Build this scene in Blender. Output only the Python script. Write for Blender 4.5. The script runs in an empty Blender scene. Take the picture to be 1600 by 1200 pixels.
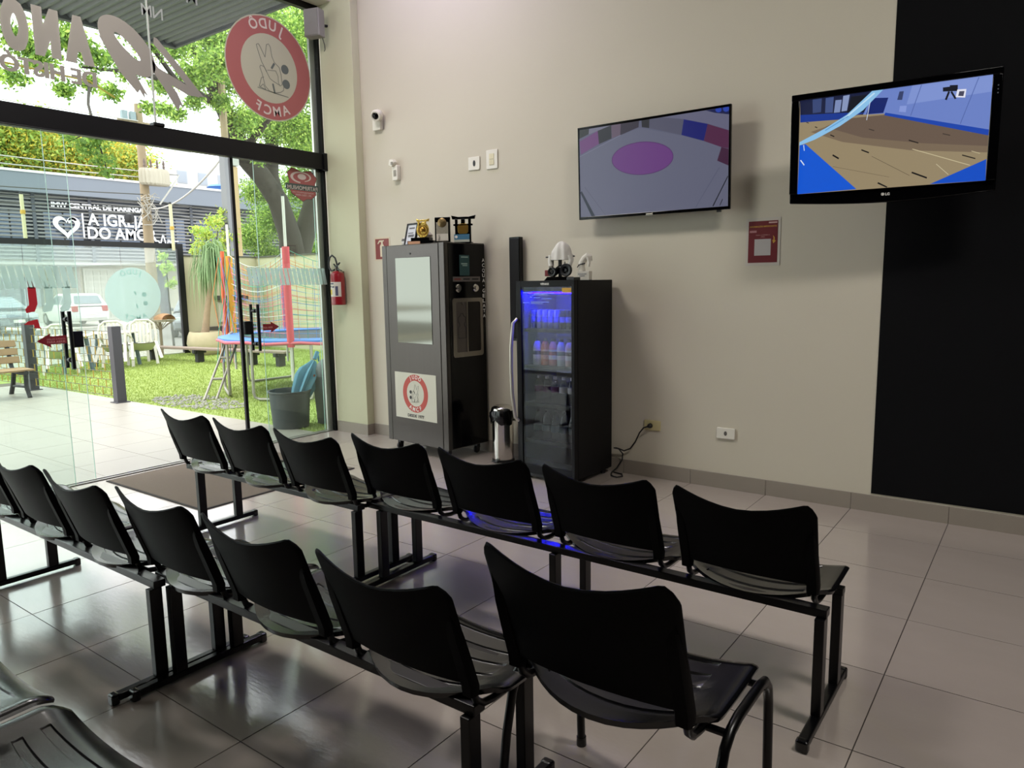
import bpy, bmesh, math, random
import numpy as np
from mathutils import Vector, Matrix
C = bpy.context.scene.collection
PI = math.pi

# ---------------------------------------------------------------- camera, sky, sun, lamps, exposure
SC = bpy.context.scene
cam_d = bpy.data.cameras.new('camera'); cam = bpy.data.objects.new('camera', cam_d); C.objects.link(cam)
cam_d.sensor_fit = 'HORIZONTAL'; cam_d.sensor_width = 36.0; cam_d.lens = 36.0*1138.364/1600.0
cam_d.clip_start = 0.05; cam_d.clip_end = 400
YAW, PITCH, ROLL = 0.635966, 0.137493, -0.0154815
_f = Vector((-math.sin(YAW)*math.cos(PITCH), math.cos(YAW)*math.cos(PITCH), -math.sin(PITCH)))
_r = Vector((math.cos(YAW), math.sin(YAW), 0)); _u = _r.cross(_f)
_r2 = math.cos(ROLL)*_r + math.sin(ROLL)*_u; _u2 = -math.sin(ROLL)*_r + math.cos(ROLL)*_u
cam.matrix_world = Matrix(((_r2.x, _u2.x, -_f.x, 0.448735), (_r2.y, _u2.y, -_f.y, -5.459847), (_r2.z, _u2.z, -_f.z, 1.623704), (0, 0, 0, 1)))
SC.camera = cam
SC.view_settings.view_transform = 'Standard'; SC.view_settings.look = 'None'
SC.view_settings.exposure = 0.0; SC.view_settings.gamma = 1.0; SC.view_settings.use_curve_mapping = False

world = bpy.data.worlds.new('overcast_sky'); SC.world = world; world.use_nodes = True
bg = world.node_tree.nodes['Background']
bg.inputs['Color'].default_value = (0.94, 0.975, 1.0, 1); bg.inputs['Strength'].default_value = 3.6

def sun_lamp(energy, rot, angle, col):
    d = bpy.data.lights.new('sun', 'SUN'); d.energy = energy; d.angle = angle; d.color = col
    o = bpy.data.objects.new('sun', d); C.objects.link(o); o.rotation_euler = rot
sun_lamp(4.0, (math.radians(28), math.radians(-22), 0), math.radians(25), (1.0, 0.97, 0.9))

def area_lamp(x, y, z, sx, sy, power, col, rot=(0, 0, 0)):
    d = bpy.data.lights.new('ceiling_lamp', 'AREA'); d.shape = 'RECTANGLE'; d.size = sx; d.size_y = sy
    d.energy = power; d.color = col
    o = bpy.data.objects.new('ceiling_lamp', d); C.objects.link(o); o.location = (x, y, z); o.rotation_euler = rot
COOL = (1.0, 0.955, 0.90)
area_lamp(-4.4, -2.7, 5.05, 1.2, 0.6, 100, COOL)
area_lamp(1.6, -3.0, 5.05, 1.2, 0.6, 125, COOL)
area_lamp(-4.2, -0.75, 5.1, 1.6, 0.12, 24, (0.70, 0.62, 1.0))

# ---------------------------------------------------------------- helpers
def lin(h):
    h = h.lstrip('#'); out = []
    for i in (0, 2, 4):
        c = int(h[i:i+2], 16)/255.0
        out.append(c/12.92 if c <= 0.04045 else ((c+0.055)/1.055)**2.4)
    return tuple(out)

MATS = {}
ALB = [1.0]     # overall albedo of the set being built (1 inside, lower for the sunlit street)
def pm(name, hexc, rough=0.5, metal=0.0, spec=0.5, noise=0.0, scale=6.0, bump=0.0, bscale=60.0, emit=0.0, trans=0.0, coat=0.0, stretch=None):
    if name in MATS: return MATS[name]
    m = bpy.data.materials.new(name); m.use_nodes = True; nt = m.node_tree; N = nt.nodes; L = nt.links
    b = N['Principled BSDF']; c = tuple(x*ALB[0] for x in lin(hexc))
    b.inputs['Base Color'].default_value = (*c, 1); b.inputs['Roughness'].default_value = rough
    b.inputs['Metallic'].default_value = metal; b.inputs['Specular IOR Level'].default_value = spec
    b.inputs['Coat Weight'].default_value = coat
    if emit:
        b.inputs['Emission Color'].default_value = (*c, 1); b.inputs['Emission Strength'].default_value = emit
        b.inputs['Base Color'].default_value = (0.01, 0.01, 0.01, 1)
    tc = None
    if noise or bump:
        tc = N.new('ShaderNodeTexCoord'); src = tc.outputs['Object']
        if stretch:
            mp = N.new('ShaderNodeMapping'); mp.inputs['Scale'].default_value = stretch
            L.new(src, mp.inputs['Vector']); src = mp.outputs['Vector']
    if noise:
        n = N.new('ShaderNodeTexNoise'); n.inputs['Scale'].default_value = scale; n.inputs['Detail'].default_value = 5
        L.new(src, n.inputs['Vector'])
        mx = N.new('ShaderNodeMix'); mx.data_type = 'RGBA'
        mx.inputs[6].default_value = (*[x*(1-noise) for x in c], 1); mx.inputs[7].default_value = (*[min(1, x*(1+noise)) for x in c], 1)
        L.new(n.outputs['Fac'], mx.inputs[0]); L.new(mx.outputs[2], b.inputs['Base Color'])
    if bump:
        n2 = N.new('ShaderNodeTexNoise'); n2.inputs['Scale'].default_value = bscale; n2.inputs['Detail'].default_value = 4
        L.new(src, n2.inputs['Vector'])
        bp = N.new('ShaderNodeBump'); bp.inputs['Strength'].default_value = bump; bp.inputs['Distance'].default_value = 0.01
        L.new(n2.outputs['Fac'], bp.inputs['Height']); L.new(bp.outputs['Normal'], b.inputs['Normal'])
    if trans:
        t = N.new('ShaderNodeBsdfTranslucent'); t.inputs['Color'].default_value = (*c, 1)
        ms = N.new('ShaderNodeMixShader'); ms.inputs[0].default_value = trans
        L.new(b.outputs[0], ms.inputs[1]); L.new(t.outputs[0], ms.inputs[2]); L.new(ms.outputs[0], N['Material Output'].inputs['Surface'])
        if noise: L.new(mx.outputs[2], t.inputs['Color'])
    MATS[name] = m; return m

def glass_mat(name, tint, gloss=0.06, rough=0.0, dif=0.0, difcol=(0.8, 0.9, 0.88)):
    m = bpy.data.materials.new(name); m.use_nodes = True; nt = m.node_tree; N = nt.nodes; L = nt.links
    N.remove(N['Principled BSDF'])
    t = N.new('ShaderNodeBsdfTransparent'); t.inputs['Color'].default_value = (*tint, 1)
    g = N.new('ShaderNodeBsdfGlossy'); g.inputs['Roughness'].default_value = rough; g.inputs['Color'].default_value = (1, 1, 1, 1)
    fr = N.new('ShaderNodeLayerWeight'); fr.inputs['Blend'].default_value = 0.25
    mul = N.new('ShaderNodeMath'); mul.operation = 'MULTIPLY_ADD'; mul.inputs[1].default_value = 0.25; mul.inputs[2].default_value = gloss
    L.new(fr.outputs['Fresnel'], mul.inputs[0])
    mx = N.new('ShaderNodeMixShader'); L.new(mul.outputs[0], mx.inputs[0]); L.new(t.outputs[0], mx.inputs[1]); L.new(g.outputs[0], mx.inputs[2])
    last = mx
    if dif:
        d = N.new('ShaderNodeBsdfTranslucent'); d.inputs['Color'].default_value = (*difcol, 1)
        d2 = N.new('ShaderNodeBsdfDiffuse'); d2.inputs['Color'].default_value = (*difcol, 1)
        md = N.new('ShaderNodeMixShader'); md.inputs[0].default_value = 0.6; L.new(d2.outputs[0], md.inputs[1]); L.new(d.outputs[0], md.inputs[2])
        m2 = N.new('ShaderNodeMixShader'); m2.inputs[0].default_value = dif; L.new(mx.outputs[0], m2.inputs[1]); L.new(md.outputs[0], m2.inputs[2]); last = m2
    L.new(last.outputs[0], N['Material Output'].inputs['Surface']); MATS[name] = m; return m

class MB:
    def __init__(s): s.V = []; s.F = []; s.M = []
    def add(s, vs, fs, mi=0):
        o = len(s.V); s.V += [tuple(v) for v in vs]; s.F += [tuple(i+o for i in f) for f in fs]; s.M += [mi]*len(fs); return s
    def box(s, x0, x1, y0, y1, z0, z1, mi=0):
        return s.add([(x0,y0,z0),(x1,y0,z0),(x1,y1,z0),(x0,y1,z0),(x0,y0,z1),(x1,y0,z1),(x1,y1,z1),(x0,y1,z1)],
                     [(0,3,2,1),(4,5,6,7),(0,1,5,4),(1,2,6,5),(2,3,7,6),(3,0,4,7)], mi)
    def bar(s, p0, p1, w, h, mi=0, up=(0,0,1)):
        p0 = Vector(p0); p1 = Vector(p1); d = (p1-p0).normalized(); u = Vector(up)
        if abs(d.dot(u)) > 0.98: u = Vector((0,1,0))
        sx = d.cross(u).normalized(); sy = sx.cross(d)
        vs = []
        for p in (p0, p1):
            for a, b in ((-1,-1),(1,-1),(1,1),(-1,1)): vs.append(p + sx*(a*w/2) + sy*(b*h/2))
        return s.add(vs, [(0,3,2,1),(4,5,6,7),(0,1,5,4),(1,2,6,5),(2,3,7,6),(3,0,4,7)], mi)
    def tube(s, pts, r, n=8, mi=0, cap=True, closed=False):
        P = [Vector(p) for p in pts]; m = len(P); rs = r if isinstance(r, (list, tuple)) else [r]*m
        vs = []; ref = None
        for i, p in enumerate(P):
            a = P[i-1] if (i > 0 or closed) else P[i]; b = P[(i+1) % m] if (i < m-1 or closed) else P[i]
            d = (b-a).normalized()
            if ref is None:
                ref = Vector((0,0,1)) if abs(d.z) < 0.9 else Vector((1,0,0))
            sx = d.cross(ref)
            if sx.length < 1e-5: sx = d.orthogonal()
            sx.normalize(); sy = sx.cross(d).normalized(); ref = sy
            for k in range(n):
                t = 2*PI*k/n; vs.append(p + sx*(math.cos(t)*rs[i]) + sy*(math.sin(t)*rs[i]))
        fs = []
        for i in range(m if closed else m-1):
            j = (i+1) % m
            for k in range(n):
                k2 = (k+1) % n; fs.append((i*n+k, i*n+k2, j*n+k2, j*n+k))
        if cap and not closed: fs.append(tuple(range(n-1,-1,-1))); fs.append(tuple(range((m-1)*n, m*n)))
        return s.add(vs, fs, mi)
    def lathe(s, prof, n=24, c=(0,0,0), mi=0, frame=None):
        ex, ey, ez = frame or (Vector((1,0,0)), Vector((0,1,0)), Vector((0,0,1))); c = Vector(c); vs = []; fs = []
        for (r, z) in prof:
            for k in range(n):
                t = 2*PI*k/n; vs.append(c + ex*(r*math.cos(t)) + ey*(r*math.sin(t)) + ez*z)
        for i in range(len(prof)-1):
            for k in range(n):
                k2 = (k+1) % n; fs.append((i*n+k, i*n+k2, (i+1)*n+k2, (i+1)*n+k))
        if prof[0][0] > 1e-6: fs.append(tuple(range(n-1,-1,-1)))
        if prof[-1][0] > 1e-6: fs.append(tuple(range((len(prof)-1)*n, len(prof)*n)))
        return s.add(vs, fs, mi)
    def prism(s, poly, th, o=(0,0,0), ex=(1,0,0), ey=(0,0,1), mi=0):
        o = Vector(o); ex = Vector(ex); ey = Vector(ey); en = ex.cross(ey).normalized(); n = len(poly)
        a = [o + ex*x + ey*y for x, y in poly]; b = [p + en*th for p in a]
        fs = [tuple(range(n-1,-1,-1)), tuple(range(n, 2*n))] + [(i, (i+1) % n, n+(i+1) % n, n+i) for i in range(n)]
        return s.add(a+b, fs, mi)
    def grid(s, P, mi=0, close_u=False):
        nu = len(P); nv = len(P[0]); vs = [p for row in P for p in row]; fs = []
        for i in range(nu if close_u else nu-1):
            for j in range(nv-1):
                i2 = (i+1) % nu; fs.append((i*nv+j, i2*nv+j, i2*nv+j+1, i*nv+j+1))
        return s.add(vs, fs, mi)
    def build(s, name, mats, parent=None, smooth=40, bevel=0.0, kind=None, label=None, loc=None, rz=None, seg=2):
        me = bpy.data.meshes.new(name); me.from_pydata(s.V, [], s.F)
        for m in (mats if isinstance(mats, (list, tuple)) else [mats]): me.materials.append(m)
        me.polygons.foreach_set('material_index', s.M)
        bm = bmesh.new(); bm.from_mesh(me); bmesh.ops.recalc_face_normals(bm, faces=bm.faces); bm.to_mesh(me); bm.free()
        if smooth:
            me.polygons.foreach_set('use_smooth', [True]*len(me.polygons)); me.set_sharp_from_angle(angle=math.radians(smooth))
        o = bpy.data.objects.new(name, me); C.objects.link(o)
        if parent: o.parent = parent
        if bevel:
            bv = o.modifiers.new('bevel', 'BEVEL'); bv.width = bevel; bv.segments = seg; bv.limit_method = 'ANGLE'; bv.angle_limit = math.radians(40)
        if kind: o['kind'] = kind
        if label: o['label'] = label
        if loc: o.location = loc
        if rz is not None: o.rotation_euler = (0, 0, rz)
        return o

def thing(name, label, cat, loc=(0,0,0), rz=0.0, group=None):
    o = bpy.data.objects.new(name, None); C.objects.link(o); o.empty_display_size = 0.1
    o.location = loc; o.rotation_euler = (0, 0, rz); o['label'] = label; o['category'] = cat
    if group: o['group'] = group
    return o
def tag(o, label, cat, group=None):
    o['label'] = label; o['category'] = cat
    if group: o['group'] = group
    return o
def dup(root, loc, rz=None, label=None, group=None, scale=None):
    r = root.copy(); C.objects.link(r); r.location = loc
    if rz is not None: r.rotation_euler = (root.rotation_euler[0], root.rotation_euler[1], rz)
    if label: r['label'] = label
    if group: r['group'] = group
    if scale: r.scale = (scale,)*3
    for ch in list(root.children):
        c = ch.copy(); C.objects.link(c); c.parent = r
        for g in list(ch.children):
            d = g.copy(); C.objects.link(d); d.parent = c
    return r
def arc(cx, cy, r, a0, a1, n, ry=None):
    ry = ry or r
    return [(cx + r*math.cos(a0+(a1-a0)*i/n), cy + ry*math.sin(a0+(a1-a0)*i/n)) for i in range(n+1)]
def rrect(x0, x1, y0, y1, r, n=4):
    return arc(x1-r, y0+r, r, -PI/2, 0, n) + arc(x1-r, y1-r, r, 0, PI/2, n) + arc(x0+r, y1-r, r, PI/2, PI, n) + arc(x0+r, y0+r, r, PI, 1.5*PI, n)
def ring(mb, cx, cy, r0, r1, th, o, ex, ey, mi=0, n=40):
    o = Vector(o); ex = Vector(ex); ey = Vector(ey); en = ex.cross(ey).normalized()*th; P = []
    for k in range(n):
        t = 2*PI*k/n; d = ex*math.cos(t) + ey*math.sin(t); c = o + ex*cx + ey*cy
        P.append([c+d*r0, c+d*r1, c+d*r1+en, c+d*r0+en, c+d*r0])
    mb.grid(P, mi, close_u=True)

_tc = {}
def text_mesh(s, bold=0.0, ext=0.002, res=3):
    key = (s, bold, ext)
    if key in _tc: return _tc[key]
    cu = bpy.data.curves.new('t', 'FONT'); cu.body = s; cu.size = 1.0; cu.offset = bold; cu.resolution_u = res; cu.extrude = 0
    ob = bpy.data.objects.new('t', cu); C.objects.link(ob)
    dg = bpy.context.evaluated_depsgraph_get(); me = bpy.data.meshes.new_from_object(ob.evaluated_get(dg))
    V = [tuple(v.co) for v in me.vertices]; F = [tuple(p.vertices) for p in me.polygons]
    C.objects.unlink(ob); bpy.data.objects.remove(ob); bpy.data.curves.remove(cu); bpy.data.meshes.remove(me)
    _tc[key] = (V, F); return V, F
def text_into(mb, s, o, ex, ey, h=None, w=None, bold=0.0, mi=0, align='L', cap=0.72, fat=0.0):
    """flat lettering: cap height h (and width w if given); o is the left (or centre) end of the baseline"""
    V, F = text_mesh(s, bold)
    if not V: return
    xs = [v[0] for v in V]; x0, x1 = min(xs), max(xs); sy = (h/cap); sx = (w/(x1-x0)) if w else sy
    o = Vector(o); ex = Vector(ex); ey = Vector(ey); off = x0 if align == 'L' else (x0+x1)/2
    for k in ((-1, 0, 1) if fat else (0,)):      # heavy faces: the outline is laid down three times side by side
        mb.add([o + ex*((v[0]-off)*sx*(1-2*fat/(w or 1e9)) + k*fat + (fat if align == 'L' and fat else 0)) + ey*(v[1]*sy) + ex.cross(ey)*(0.0002*k) for v in V], F, mi)
def ring_text(mb, s, o, ex, ey, R, a_mid, step, h, mi=0, bold=0.02, inward=False):
    ex = Vector(ex); ey = Vector(ey); o = Vector(o); n = len(s)
    for i, ch in enumerate(s):
        k = i-(n-1)/2.0
        a = a_mid + (k*step if inward else -k*step)
        rad = ex*math.cos(a) + ey*math.sin(a); tan = (-ex*math.sin(a) + ey*math.cos(a))
        if inward: lx, ly, c = tan, -rad, o + rad*(R+h)
        else: lx, ly, c = -tan, rad, o + rad*(R-h)
        text_into(mb, ch, c, lx, ly, h=h, bold=bold, mi=mi, align='C')
# ---------------------------------------------------------------- materials of the setting
M_wall = pm('wall_paint', '#ccc4b2', 0.75, noise=0.035, scale=1.2, bump=0.04, bscale=90)
M_black = pm('black_paint', '#0b0b0d', 0.9, spec=0.15, noise=0.1, scale=3, bump=0.05, bscale=120)
M_tile = pm('floor_tile', '#a89d95', 0.16, spec=1.0, noise=0.10, scale=2.6, bump=0.05, bscale=35, stretch=(0.6, 1.6, 1))
M_tile.node_tree.nodes['Principled BSDF'].inputs['IOR'].default_value = 1.75
M_grout = pm('grout', '#3b342f', 0.9)
M_base = pm('skirting_tile', '#8f857a', 0.4, noise=0.08, scale=3)
M_ceil = pm('ceiling_paint', '#d8d4cc', 0.8)
M_frame = pm('black_aluminium', '#08080a', 0.4, spec=0.3)
M_alu = pm('aluminium', '#b9b8b2', 0.35, metal=0.7)
M_glass = glass_mat('clear_glass', (0.95, 0.985, 0.965), 0.02)
M_gedge = pm('glass_edge', '#9fc2b4', 0.2)

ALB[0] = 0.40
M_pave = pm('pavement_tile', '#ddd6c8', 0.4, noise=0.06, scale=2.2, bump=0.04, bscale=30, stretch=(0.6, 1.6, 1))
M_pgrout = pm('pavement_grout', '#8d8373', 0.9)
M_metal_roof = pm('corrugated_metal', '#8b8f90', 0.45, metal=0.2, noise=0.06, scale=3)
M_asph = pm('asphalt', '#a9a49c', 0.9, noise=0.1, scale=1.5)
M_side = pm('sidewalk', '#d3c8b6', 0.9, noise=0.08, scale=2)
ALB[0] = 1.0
GX = -6.0
# ---------------------------------------------------------------- floor
b = MB(); b.box(GX-0.05, 4.0, -9.0, 0.0, -0.12, -0.003)
floor = b.build('floor', M_grout, smooth=0, kind='structure')
def tile_proto(name, w, d, m, parent):
    t = MB(); t.box(0.0022, w-0.0022, 0.0022, d-0.0022, -0.008, 0.0)
    return t.build(name, m, parent, smooth=0)
rng = random.Random(4)
first = tile_proto('tile', 0.6, 0.6, M_tile, floor); edge_t = None
for i in range(-3, 10):
    for j in range(-1, 12):
        x = -0.6*i - 0.6
        if j < 0:
            if edge_t is None: t = edge_t = tile_proto('tile', 0.6, 0.498, M_tile, floor)
            else: t = edge_t.copy(); C.objects.link(t)
            t.location = (x, -0.498, 0)
        else:
            if (i, j) == (-3, 0): t = first
            else: t = first.copy(); C.objects.link(t)
            t.location = (x, -0.498-0.6*(j+1), rng.uniform(-0.0006, 0.0))
        t.parent = floor
# ---------------------------------------------------------------- walls, ceiling, pilaster, beam
b = MB(); b.box(GX-0.15, 4.0, 0.0, 0.2, -0.12, 5.2)
wall_r = b.build('wall_right', M_wall, smooth=0, kind='structure')
b = MB(); b.box(-0.474, 4.0, -0.006, 0.0, 0.131, 5.2)
b.build('painted_panel', M_black, wall_r, smooth=0, label='matt black painted section of the wall')
b = MB(); b.box(4.0, 4.2, -9.2, 0.2, -0.12, 5.2); b.build('wall_far', M_black, smooth=0, kind='structure')
b = MB(); b.box(GX-0.15, 4.2, -9.2, -9.0, -0.12, 5.2); b.build('wall_back', M_black, smooth=0, kind='structure')
b = MB(); b.box(GX-0.15, 4.2, -9.2, 0.2, 5.2, 5.35); b.build('ceiling', M_ceil, smooth=0, kind='structure')
b = MB(); b.box(GX-0.15, GX+0.15, -9.0, -6.6, -0.12, 5.2); b.build('wall_front', M_wall, smooth=0, kind='structure')
M_pil = pm('pilaster_paint', '#c4c2a4', 0.75, noise=0.03, scale=1.5, bump=0.03, bscale=90)
b = MB(); b.box(-5.965, -5.475, -0.1, 0.0, 0.0, 5.2); b.build('trim_1', M_pil, smooth=0, kind='structure', bevel=0.004)
b = MB(); b.box(GX-0.15, -5.77, -6.6, -0.0, 4.535, 5.2); b.build('trim_2', M_wall, smooth=0, kind='structure')
# skirting: one tile after another
b = MB(); b.box(-5.475, 4.0, -0.006, 0.0, 0.0, 0.115)
bb = b.build('baseboard_right', M_grout, smooth=0, kind='structure'); bt = None
for i in range(-6, 9):
    if bt is None:
        q = MB(); q.box(0.001, 0.599, -0.013, -0.003, 0.0, 0.117); t = bt = q.build('tile', M_base, bb, smooth=0, bevel=0.001, seg=1)
    else: t = bt.copy(); C.objects.link(t)
    t.location = (-0.6*i-0.6, 0, 0); t.parent = bb
q = MB(); q.box(-5.474, -5.401, -0.013, -0.003, 0.0, 0.117); q.build('tile', M_base, bb, smooth=0)
b = MB(); b.box(-5.965, -5.469, -0.106, -0.1, 0, 0.115); b.box(-5.475, -5.469, -0.1, -0.014, 0, 0.115)
bp = b.build('baseboard_pilaster', M_grout, smooth=0, kind='structure')
q = MB(); q.box(-5.96, -5.463, -0.113, -0.105, 0, 0.117); q.build('tile', M_base, bp, smooth=0)
q = MB(); q.box(-5.471, -5.463, -0.1045, -0.015, 0, 0.117); q.build('tile', M_base, bp, smooth=0)

# ---------------------------------------------------------------- glass front
b = MB(); b.box(GX-0.06, GX+0.05, -6.6, -0.1, 2.868, 3.03); b.box(GX+0.05, GX+0.055, -6.6, -0.1, 2.862, 2.872)
b.box(GX-0.07, GX+0.07, -0.145, -0.085, 2.85, 3.035)
b.build('trim_3', M_frame, smooth=0, kind='structure', bevel=0.003)
b = MB(); b.box(GX-0.03, GX+0.03, -6.6, -0.1, 4.47, 4.54); b.box(GX-0.03, GX+0.025, -0.128, -0.1, 0.0, 4.54)
b.build('trim_4', M_frame, smooth=0, kind='structure')
b = MB(); b.box(GX-0.06, GX-0.03, -0.19, -0.128, 0.0, 4.47); b.build('trim_5', M_alu, smooth=0, kind='structure')
b = MB(); b.box(GX-0.1, GX-0.02, -6.6, -0.1, -0.01, 0.008); b.box(GX-0.065, GX-0.055, -6.6, -0.1, 0.008, 0.016)
b.build('trim_6', M_alu, smooth=0, kind='structure')
def pane(name, y0, y1, z0, z1, x=GX, edges=(True, True)):
    q = MB(); q.box(x-0.005, x+0.005, y0, y1, z0, z1); o = q.build(name, M_glass, smooth=0, kind='structure')
    e = MB()
    if edges[0]: e.box(x-0.0052, x+0.0052, y0-0.001, y0+0.001, z0, z1)
    if edges[1]: e.box(x-0.0052, x+0.0052, y1-0.001, y1+0.001, z0, z1)
    if e.V: e.build('pane_edge', M_gedge, o, smooth=0, label='pale green polished edge of the glass')
    return o
w1 = pane('window_1', -1.936, -0.128, 3.03, 4.47, edges=(True, False))
w2 = pane('window_2', -6.6, -1.942, 3.03, 4.47, edges=(False, True))
b = MB(); b.box(GX-0.006, GX+0.008, -1.945, -1.933, 3.03, 4.47); b.build('seal', pm('sealant', '#a9aca4', 0.5), w1, smooth=0, label='grey sealant line between the two upper panes')
b = MB(); b.box(GX-0.02, GX+0.06, -1.985, -1.885, 3.03, 3.062); b.build('clamp', M_frame, w1, smooth=0, bevel=0.008, label='black clamp at the foot of the seam')
w3 = pane('window_3', -6.6, -2.87, 0.012, 2.868, edges=(False, True))
w4 = pane('window_4', -0.98, -0.128, 0.012, 2.868, edges=(True, False))
def leaf(name, y0, y1, hy, ly, seal_y, x=GX-0.07):
    d = pane(name, y0, y1, 0.018, 2.868, x=x)
    for sx in (-1, 1):
        q = MB(); q.tube([(x+sx*0.06, hy, 0.98), (x+sx*0.06, hy, 1.452)], 0.0155, 12); q.build('handle', M_frame, d, label='black tubular pull handle')
    q = MB()
    for z in (1.05, 1.385): q.tube([(x-0.06, hy, z), (x+0.06, hy, z)], 0.011, 10); q.lathe([(0.0, -0.02), (0.02, -0.016), (0.02, 0.016), (0, 0.02)], 12, (x, hy, z), frame=(Vector((0,1,0)), Vector((0,0,1)), Vector((1,0,0))))
    q.build('handle_mount', M_frame, d)
    q = MB(); q.box(x-0.022, x+0.024, ly-0.045, ly+0.045, 1.15, 1.285); q.build('lock', M_frame, d, smooth=0, bevel=0.006)
    if seal_y is not None:
        q = MB(); q.box(x-0.015, x+0.012, seal_y-0.017, seal_y+0.017, 0.018, 2.868); q.build('brush_seal', M_frame, d, smooth=0, label='black brush seal down the leaf edge')
    return d
d1 = leaf('door_1', -4.6, -2.68, -2.79, -2.725, None)
d2 = leaf('door_2', -1.175, -0.2, -1.02, -1.105, -1.18)

# stickers on the glass (print faces the street, so it reads mirrored from inside)
M_vinyl = pm('grey_vinyl_back', '#8d8880', 0.7, trans=0.12)
M_red_v = pm('red_vinyl', '#a35d58', 0.6, trans=0.07)
M_cream_v = pm('cream_vinyl', '#b3b199', 0.6, trans=0.08)
M_grey_v = pm('dark_grey_vinyl', '#5d655f', 0.6, trans=0.1)
M_line_v = pm('line_vinyl', '#6b6f66', 0.6)
M_letter_v = pm('pale_vinyl', '#cfc3b6', 0.6, trans=0.08)
EYm = Vector((0,-1,0)); EZ = Vector((0,0,1)); XS = GX+0.0062
def judo_figures(mb, o, ex, ey, s, mi_line, mi_dark, th=0.0012):
    """two outlined wrestlers: line strokes, belts and two round heads; coordinates in units of the inner radius"""
    o = Vector(o)
    def P(x, y): return o + ex*(x*s) + ey*(y*s)
    def stroke(pts, w=0.018):
        for a, c in zip(pts[:-1], pts[1:]):
            d = Vector((c[0]-a[0], c[1]-a[1], 0)); 
            if d.length < 1e-6: continue
            d.normalize(); n = Vector((-d.y, d.x, 0))*w/2
            mb.prism([((a[0]+n.x)*s, (a[1]+n.y)*s), ((c[0]+n.x)*s, (c[1]+n.y)*s), ((c[0]-n.x)*s, (c[1]-n.y)*s), ((a[0]-n.x)*s, (a[1]-n.y)*s)], th, o, ex, ey, mi_line)
    stroke([(0.12,-0.12),(0.30,0.16),(0.42,0.50),(0.46,0.64),(0.38,0.68),(0.32,0.60),(0.16,0.32),(0.08,0.72),(0.00,0.76),(-0.06,0.68),(-0.10,0.40),(-0.18,0.24),(-0.36,0.12),(-0.42,-0.10),(-0.44,-0.40),(-0.36,-0.46),(-0.30,-0.38),(-0.30,-0.18),(-0.22,-0.02),(0.10,-0.06)])
    stroke([(-0.34,-0.44),(-0.10,-0.36),(0.02,-0.30),(0.22,0.02),(0.34,0.04),(0.38,-0.02),(0.30,-0.22),(0.22,-0.56),(0.06,-0.70),(-0.14,-0.72),(-0.36,-0.66),(-0.48,-0.58),(-0.50,-0.44)])
    stroke([(0.24,-0.30),(0.34,-0.34),(0.44,-0.62),(0.20,-0.68),(0.28,-0.52),(0.40,-0.62)])
    stroke([(0.50,-0.66),(-0.10,-0.72),(-0.66,-0.76)], 0.022)
    for (a, c, w) in (((-0.18,0.20),(-0.06,0.02),0.07), ((-0.08,-0.44),(-0.14,-0.74),0.06)):
        d = Vector((c[0]-a[0], c[1]-a[1], 0)).normalized(); n = Vector((-d.y, d.x, 0))*w/2
        mb.prism([((a[0]+n.x)*s, (a[1]+n.y)*s), ((c[0]+n.x)*s, (c[1]+n.y)*s), ((c[0]-n.x)*s, (c[1]-n.y)*s), ((a[0]-n.x)*s, (a[1]-n.y)*s)], th, o, ex, ey, mi_dark)
    for (cx, cy) in ((-0.58,0.10),(-0.60,-0.36)):
        mb.prism([(x*s, y*s) for x, y in arc(cx, cy, 0.145, 0, 2*PI*23/24, 23)], th, o, ex, ey, mi_dark)

def judo_disc(o, ex, ey, R, parent, mats, view):
    en = Vector(view)
    q = MB(); ring(q, 0, 0, 0.655*R, 0.975*R, 0.001, o, ex, ey); q.build('red_ring', mats[0], parent, smooth=0)
    q = MB(); q.prism(arc(0, 0, 0.655*R, 0, 2*PI*47/48, 47), 0.001, o, ex, ey); ring(q, 0, 0, 0.975*R, R, 0.001, o, ex, ey)
    q.build('cream_field', mats[1], parent, smooth=0)
    oo = Vector(o) + en*0.0016
    for txt, rr, am, inw in (('JUD\u00d4', 0.94, PI/2, False), ('AMCF', 0.71, -PI/2, True)):
        q = MB(); ring_text(q, txt, oo, ex, ey, rr*R, am, 0.27, 0.19*R, inward=inw); q.build('lettering', mats[2], parent, smooth=0)
    q = MB(); judo_figures(q, oo, ex, ey, 0.62*R, 0, 1); q.build('drawing', [mats[3], mats[4]], parent, smooth=0)
t = thing('round_sticker', 'large round red and cream sticker with two judo figures, high on the glass', 'sticker', (XS, -0.72, 3.78))
judo_disc((0,0,0), EYm, EZ, 0.5, t, (M_red_v, M_cream_v, M_letter_v, M_line_v, M_grey_v), (1,0,0))

def strip_quad(y0, z0, y1, z1, w):
    d = Vector((y1-y0, z1-z0, 0)).normalized(); n = Vector((-d.y, d.x, 0))*w/2
    return [(y0+n.x, z0+n.y), (y1+n.x, z1+n.y), (y1-n.x, z1-n.y), (y0-n.x, z0-n.y)]
YZ = dict(o=(XS,0,0), ex=(0,1,0), ey=(0,0,1))
t = thing('lettering_sticker', 'big grey vinyl lettering 49 ANOS stuck mirrored on the upper glass', 'sticker', (0,0,0))
q = MB(); P = []   # the 9: slanted ring and brushed tail
cy, cz, ang = -2.135, 3.655, math.radians(-42)
for k in range(36):
    a = 2*PI*k/36; row = []
    for (ra, rb) in ((0.135, 0.032), (0.275, 0.165)):
        x, y = ra*math.cos(a), rb*math.sin(a); row.append(Vector((XS, cy + x*math.cos(ang) - y*math.sin(ang), cz + x*math.sin(ang) + y*math.cos(ang))))
    P.append([row[0], row[1], row[1]+Vector((0.001,0,0)), row[0]+Vector((0.001,0,0)), row[0]])
q.grid(P, close_u=True)
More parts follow.
